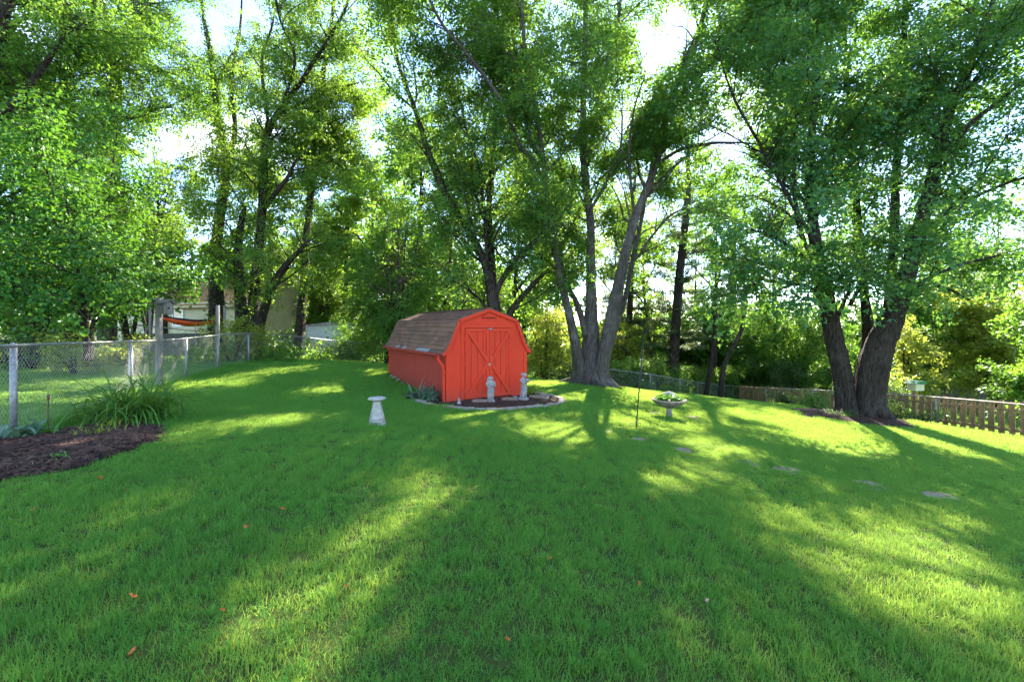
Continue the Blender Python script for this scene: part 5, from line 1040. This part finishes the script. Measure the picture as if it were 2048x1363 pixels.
# ------------------------------------------------------------------ bladed garden plants
def blades(name, label, p, n, ln, wd, mat, seed, arch=1.0, spread=.1, cat='plant', lean=.5, tilt=0, K=7, mats=None):
    rng = np.random.default_rng(seed); N = n; a = rng.random(N) * 6.2832; l = ln * rng.uniform(.55, 1.1, N); w_ = wd * rng.uniform(.7, 1.2, N); el = rng.uniform(.9, 1.5, N) * (1 - .25 * (lean - .5)); cv = arch * rng.uniform(.5, 1.3, N)
    base = rng.normal(0, spread, (N, 2)); P = np.zeros((N, K, 3)); P[:, 0, :2] = base; th = el.copy(); hd = np.stack([np.cos(a), np.sin(a)], -1)
    for k in range(1, K):
        th = th - cv * (.1 + .32 * k / K) * 1.2; st = l / (K - 1); P[:, k, :2] = P[:, k - 1, :2] + hd * (np.cos(th) * st)[:, None]; P[:, k, 2] = np.maximum(P[:, k - 1, 2] + np.sin(th) * st, -.02 if k < 3 else .0)
    prof = np.array([.75, 1, 1, .95, .8, .5, .03]) if K == 7 else np.linspace(1, .03, K); sd = np.stack([-np.sin(a), np.cos(a), np.zeros(N)], -1)
    Lf = P + sd[:, None] * (w_[:, None] * prof / 2)[..., None] + np.array([0, 0, 1]) * (w_[:, None] * prof * .25)[..., None]; Rt = P - sd[:, None] * (w_[:, None] * prof / 2)[..., None] + np.array([0, 0, 1]) * (w_[:, None] * prof * .25)[..., None]
    V = np.stack([Lf, P, Rt], 2).reshape(-1, 3)
    i = np.arange(N)[:, None, None] * K * 3 + np.arange(K - 1)[None, :, None] * 3 + np.arange(2)[None, None]
    T = np.stack([i, i + 1, i + 4, i + 3], -1).reshape(-1, 4)
    e = empty(name, tuple(p), 0, label, cat)
    o = mesh_np('leaves', V, T, mat, e, smooth=True, tint=np.repeat(rng.random(N), K * 3)); tag(o, kind='stuff')
    MB().lathe([(spread * .9, -.05), (spread * .8, .02), (spread * .3, .05)], 10).build('crown_base', M['straw'], e, smooth=True)
    return e
p = hit(268, 842); blades('daylily', 'large arching green daylily clump by the birdhouse post', p, 260, 1.25, .026, M['lily'], 1, 1.15, .2)
p = hit(222, 840); blades('daylily', 'smaller daylily clump left of the large one', p, 70, .65, .02, M['lily'], 2, 1.1, .12)
p = hit(190, 873); blades('grass_tuft', 'short yellow green blade tuft in the left mulch bed', p, 60, .2, .014, M['tuft'], 3, .45, .1)
p = hit(214, 860); blades('grass_tuft', 'second yellow green tuft right behind the first in the mulch', p, 40, .2, .014, M['tuft'], 4, .4, .07)
p = hit(232, 857); blades('grass_tuft', 'little yellow green tuft below the daylilies', p, 24, .18, .013, M['tuft'], 5, .4, .05)
p = hit(20, 885); blades('tulip_plant', 'broad blue green tulip leaves by the left fence post', p, 16, .42, .075, M['iris'], 6, .9, .1)
p = hit(65, 877); blades('tulip_plant', 'broad curled tulip leaves right of the left fence post', p, 12, .4, .08, M['iris'], 7, 1.1, .08)
p = hit(99, 874); e = blades('tulip_plant', 'tulip plant with a tall dead seed stalk', p, 8, .28, .055, M['plant'], 8, .5, .04); MB().tube([(0, 0, 0), (-.02, 0, .25), (-.015, 0, .5)], .006, 6).lathe([(.007, 0), (.015, .02), (.017, .06), (.006, .09)], 8, (-.015, 0, .48)).build('seed_stalk', M['bark_dead'], e, smooth=True)
p = hit(119, 930); e = blades('seedling', 'small bright green seedling in front of the left mulch bed', p, 4, .12, .02, M['plant'], 9, .3, .01)
rng = np.random.default_rng(5); leaves('seedling_leaves', rng.normal(0, 1, (10, 3)) * np.array([.05, .04, .02]) + np.array([0, 0, .13]), .045, 'heart', M['plant'], e, rng, clear=False)
p = hit(12, 938); blades('straw_clump', 'dry flattened straw lying on the left mulch bed', p, 110, .42, .006, M['straw'], 10, 3.4, .14)
p = sw(-1.45, .75); p[2] = G(p[0], p[1]); blades('iris', 'blue green iris clump against the side of the shed', p, 46, .62, .045, M['iris'], 11, .5, .16)
p = sw(-1.5, .42); p[2] = G(p[0], p[1]); blades('iris', 'lower iris clump by the shed downspout', p, 30, .45, .04, M['iris'], 12, .8, .13)
p = sw(1.42, .35); p[2] = G(p[0], p[1]); blades('iris', 'pale arching iris clump behind the leaning statue', p, 40, .6, .035, M['tuft'], 13, .9, .12)
p = hit(1690, 834); blades('daylily', 'small grassy plant at the foot of the forked trunk', p, 60, .42, .016, M['lily'], 14, 1.0, .12)
p = hit(1660, 828); blades('daylily', 'low plant at the left edge of the right mulch ring', p, 50, .35, .016, M['lily'], 15, 1.0, .14)
p = hit(1745, 836); blades('grass_tuft', 'tiny green tuft on the mulch before the forked trunk', p, 24, .2, .012, M['plant'], 16, .6, .05)
p = hit(1783, 838); blades('grass_tuft', 'tiny green tuft on the mulch right of the forked trunk', p, 24, .2, .012, M['plant'], 17, .6, .05)
p = hit(1692, 828); e = empty('yellow_flower', tuple(p), 0, 'single yellow flower at the foot of the forked trunk', 'flower')
MB().tube([(0, 0, 0), (.01, 0, .2), (.0, 0, .34)], .006, 6).build('stem', M['plant'], e)
b = MB()
for k in range(6): a = k * 1.047; b.add([(0, 0, .34), (.03 * math.cos(a - .4), .03 * math.sin(a - .4), .37), (.065 * math.cos(a), .065 * math.sin(a), .385), (.03 * math.cos(a + .4), .03 * math.sin(a + .4), .37)], [(0, 1, 2, 3)])
b.build('petals', M['yellow'], e)
# bath greenery
rng = np.random.default_rng(6); n = 900; a = rng.random(n) * 6.28; r = 25 * BU * np.sqrt(rng.random(n)); C = np.stack([r * np.cos(a), r * np.sin(a), 40 * BU + rng.random(n) * 9 * BU * (1 - (r / (27 * BU)) ** 2)], -1)
e = empty('trailing_plant', (BATH[0], BATH[1], BATH[2]), 0, 'bright green trailing plant filling the bird bath bowl', 'plant'); leaves('foliage', C, .055, 'heart', M['plant'], e, rng, clear=False); 
MB().tube([(0, 0, 36 * BU), (.02, .01, 46 * BU)], .01, 6).build('stem', M['bark_dark'], e)
# log at the right bed
p = hit(1606, 824); e = MB().tube([(-.35, 0, .06), (0, .02, .07), (.38, -.03, .06)], [.06, .065, .05], 10).build('log', M['bark_dead'], smooth=True); e.location = tuple(p); tag(e, 'short dead log at the left edge of the right mulch ring', 'log')
# fallen leaves
fl = [(565, 1030, 'orange fallen leaf left of centre in the mid lawn'), (488, 1070, 'small orange fallen leaf below the mid lawn leaf'), (1102, 1131, 'bright orange fallen leaf in the centre foreground lawn'), (1412, 1212, 'pinkish tan fallen leaf in the right foreground'), (265, 1212, 'orange leaf fallen at lower left'), (270, 1322, 'orange leaf fallen near the bottom left corner'),
      (205, 966, 'fallen orange leaf at the front of the left mulch bed'), (66, 1033, 'fallen orange leaf at the left edge of the lawn'), (252, 988, 'fallen leaf right of the front of the mulch bed'), (440, 1240, 'small red brown leaf in the lower left lawn'), (340, 888, 'orange leaf at the right tip of the left mulch bed'), (692, 1192, 'tiny leaf on the sunlit patch left of centre'), (1284, 1048, 'tiny orange leaf right of centre'), (1280, 1178, 'tiny brown leaf between the two larger foreground leaves'), (1010, 1296, 'tiny brown leaf at the bottom centre')]
for i, (px, py, lab) in enumerate(fl):
    p = hit(px, py); r = np.random.default_rng(i); tv, tf = LEAF['maple']; s = r.uniform(.03, .05) * (1 if i < 7 else .7)
    o = MB().add(tv * s * np.array([1, 1, 2.5]), [tuple(q) for q in tf]).build('fallen_leaf', M['tan_leaf'] if i == 3 else M['dead_leaf']); o.location = (p[0], p[1], p[2] + .05); o.rotation_euler = (r.normal(0, .4), r.normal(0, .4), r.random() * 6)
    sm = o.modifiers.new('thickness', 'SOLIDIFY'); sm.thickness = .0015; tag(o, lab, 'leaf', 'fallen leaves on the lawn')

# ------------------------------------------------------------------ lawn grass
def inpoly(x, y, P):
    c = np.zeros(len(x), bool); n = len(P)
    for i in range(n):
        x1, y1 = P[i][0], P[i][1]; x2, y2 = P[i - 1][0], P[i - 1][1]
        c ^= ((y1 > y) != (y2 > y)) & (x < (x2 - x1) * (y - y1) / (y2 - y1 + 1e-12) + x1)
    return c
TS = .3; gcol = bpy.data.collections.new('grass_tiles')
def tile(i, n, ln, wd, seg):
    rng = np.random.default_rng(900 + i); K = seg + 1; bs = rng.uniform(-TS * .56, TS * .56, (n, 2)); a = rng.random(n) * 6.2832
    cl = rng.random((14, 2)) * TS - TS / 2; j = rng.integers(0, 14, n); m = rng.random(n) < .55; bs[m] = cl[j[m]] + rng.normal(0, .022, (m.sum(), 2)); 
    l = ln * rng.uniform(.45, 1.2, n); w_ = wd * rng.uniform(.7, 1.3, n); th = rng.normal(1.3, .22, n); cv = np.abs(rng.normal(.5, .35, n)); hd = np.stack([np.cos(a), np.sin(a)], -1); P = np.zeros((n, K, 3)); P[:, 0, :2] = bs; P[:, 0, 2] = -.01
    for k in range(1, K): P[:, k, :2] = P[:, k - 1, :2] + hd * (np.cos(th) * l / seg)[:, None]; P[:, k, 2] = np.maximum(P[:, k - 1, 2] + np.sin(th) * l / seg, .004); th = th - cv * 1.2 / seg * k
    f = rng.random(n) * 6.2832; sd = np.stack([np.cos(f), np.sin(f), np.zeros(n)], -1); prof = np.linspace(1, 0, K) ** .6
    Lf = P[:, :-1] + sd[:, None] * (w_[:, None] * prof[:-1] / 2)[..., None]; Rt = P[:, :-1] - sd[:, None] * (w_[:, None] * prof[:-1] / 2)[..., None]
    V = np.concatenate([np.stack([Lf, Rt], 2).reshape(n, -1, 3), P[:, -1:]], 1); kv = V.shape[1]; fs = []
    for k in range(seg - 1): fs += [(2 * k, 2 * k + 1, 2 * k + 3), (2 * k, 2 * k + 3, 2 * k + 2)]
    fs.append((2 * seg - 2, 2 * seg - 1, 2 * seg)); T = (np.arange(n)[:, None, None] * kv + np.array(fs)[None]).reshape(-1, 3)
    ti = np.clip(rng.normal(.3, .32, n), 0, 1)
    me_o = mesh_np('grass_tile', V.reshape(-1, 3), T, M['grass'], tint=np.repeat(ti, kv)); COL.objects.unlink(me_o); gcol.objects.link(me_o)
    me_o.name = 'grass_tile_%02d' % i
for i in range(6): tile(i, 950, .07, .0042, 3)
for i in range(6, 10): tile(i, 330, .085, .0115, 2)
r = np.random.default_rng(77)
xs, ys = np.meshgrid(np.arange(-26, 34, TS * .95), np.arange(.6, 34, TS * .95)); x = xs.ravel() + r.uniform(-.05, .05, xs.size); y = ys.ravel() + r.uniform(-.05, .05, xs.size)
k = np.abs(x) < 1.33 * y + 2.0; x, y = x[k], y[k]
for Pg in (LBED, RBED, SBED): k = ~inpoly(x, y, Pg); x, y = x[k], y[k]
foot = [sw(-W2 - .1, -.1), sw(W2 + .1, -.1), sw(W2 + .1, LN + .1), sw(-W2 - .1, LN + .1)]; k = ~inpoly(x, y, foot); x, y = x[k], y[k]
k = np.ones(len(x), bool)
for s_, rr in [(q, .12) for q in STONES] + [(PED, .12), (BATH, .08), ((3.32, 18.0), 1.0), ((-11, 21, 0), .5)]: k &= (x - s_[0]) ** 2 + (y - s_[1]) ** 2 > rr ** 2
x, y = x[k], y[k]
# bare strip along the right fence and behind the back fence line (woodland floor)
yb = np.interp(x, [-10.6, -6, 2, 9, 13.5, 17.1], [25.4, 26.6, 27.3, 27.4, 30.5, 32.6], left=40, right=40); k = (y < yb - .3); x, y = x[k], y[k]
k = ~((x > 15.9) & (x < 17.7)); x, y = x[k], y[k]
z = gz(x, y); e1 = .1; gxn = (gz(x + e1, y) - gz(x - e1, y)) / (2 * e1); gyn = (gz(x, y + e1) - gz(x, y - e1)) / (2 * e1)
far = (y > 9) | (x < np.interp(y, [0, 5.5, 9, 12.3, 14.4, 25], [-4, -6.45, -8.1, -9.4, -9.95, -10.6])) | (x > 17)
me = bpy.data.meshes.new('lawn_grass'); N = len(x); me.vertices.add(N); me.vertices.foreach_set('co', np.stack([x, y, z], -1).astype(np.float32).ravel())
at = me.attributes.new('rot', 'FLOAT_VECTOR', 'POINT'); at.data.foreach_set('vector', np.stack([np.arctan(gyn), -np.arctan(gxn), np.zeros(N)], -1).astype(np.float32).ravel())
at = me.attributes.new('spin', 'FLOAT', 'POINT'); at.data.foreach_set('value', (r.integers(0, 4, N) * math.pi / 2 + r.normal(0, .15, N)).astype(np.float32))
at = me.attributes.new('scl', 'FLOAT_VECTOR', 'POINT'); sz = np.clip(1 + .22 * np.sin(x * 1.3 + np.sin(y * .9) * 2) * np.sin(y * 1.7 + 1) + r.normal(0, .12, N), .6, 1.5); 
for s_, rr in ((PED, .38), (BATH, .4), ((3.32, 18.0), 1.9), ((11.5, 14.2), 2.2)): sz = np.where((x - s_[0]) ** 2 + (y - s_[1]) ** 2 < rr ** 2, sz * 1.5, sz)
fxl = np.interp(y, [0, 5.5, 9, 12.3, 14.4, 16.7, 25.4], [-3.9, -6.45, -8.1, -9.43, -9.95, -10.35, -10.6]); sz = np.where(np.abs(x - fxl) < .32, sz * 1.8, sz); sz = np.where((x > 15.3) & (x < 16), sz * 1.6, sz)
at.data.foreach_set('vector', np.stack([np.full(N, 1.06), np.full(N, 1.06), sz], -1).astype(np.float32).ravel())
at = me.attributes.new('pick', 'INT', 'POINT'); at.data.foreach_set('value', np.where(far, r.integers(6, 10, N), r.integers(0, 6, N)).astype(np.int32))
lawn = bpy.data.objects.new('lawn_grass', me); COL.objects.link(lawn); tag(lawn, 'mown green lawn grass covering the yard', 'grass', kind='stuff')
ng = bpy.data.node_groups.new('grass_scatter', 'GeometryNodeTree'); ng.interface.new_socket('Geometry', in_out='INPUT', socket_type='NodeSocketGeometry'); ng.interface.new_socket('Geometry', in_out='OUTPUT', socket_type='NodeSocketGeometry')
nn_ = ng.nodes.new; gi, go = nn_('NodeGroupInput'), nn_('NodeGroupOutput'); ci = nn_('GeometryNodeCollectionInfo'); ci.inputs['Collection'].default_value = gcol; ci.inputs['Separate Children'].default_value = True; ci.inputs['Reset Children'].default_value = True
ip = nn_('GeometryNodeInstanceOnPoints'); ip.inputs['Pick Instance'].default_value = True
def nat(n, t): q = nn_('GeometryNodeInputNamedAttribute'); q.data_type = t; q.inputs['Name'].default_value = n; return q.outputs['Attribute']
e2r = nn_('FunctionNodeEulerToRotation'); aa = nn_('FunctionNodeAxisAngleToRotation'); rr_ = nn_('FunctionNodeRotateRotation'); rr_.rotation_space = 'LOCAL'
Ln = ng.links.new; Ln(nat('rot', 'FLOAT_VECTOR'), e2r.inputs[0]); aa.inputs['Axis'].default_value = (0, 0, 1); Ln(nat('spin', 'FLOAT'), aa.inputs['Angle']); Ln(e2r.outputs[0], rr_.inputs['Rotation']); Ln(aa.outputs[0], rr_.inputs['Rotate By'])
Ln(gi.outputs[0], ip.inputs['Points']); Ln(ci.outputs[0], ip.inputs['Instance']); Ln(nat('pick', 'INT'), ip.inputs['Instance Index']); Ln(rr_.outputs[0], ip.inputs['Rotation']); Ln(nat('scl', 'FLOAT_VECTOR'), ip.inputs['Scale']); Ln(ip.outputs[0], go.inputs[0])
md = lawn.modifiers.new('scatter', 'NODES'); md.node_group = ng
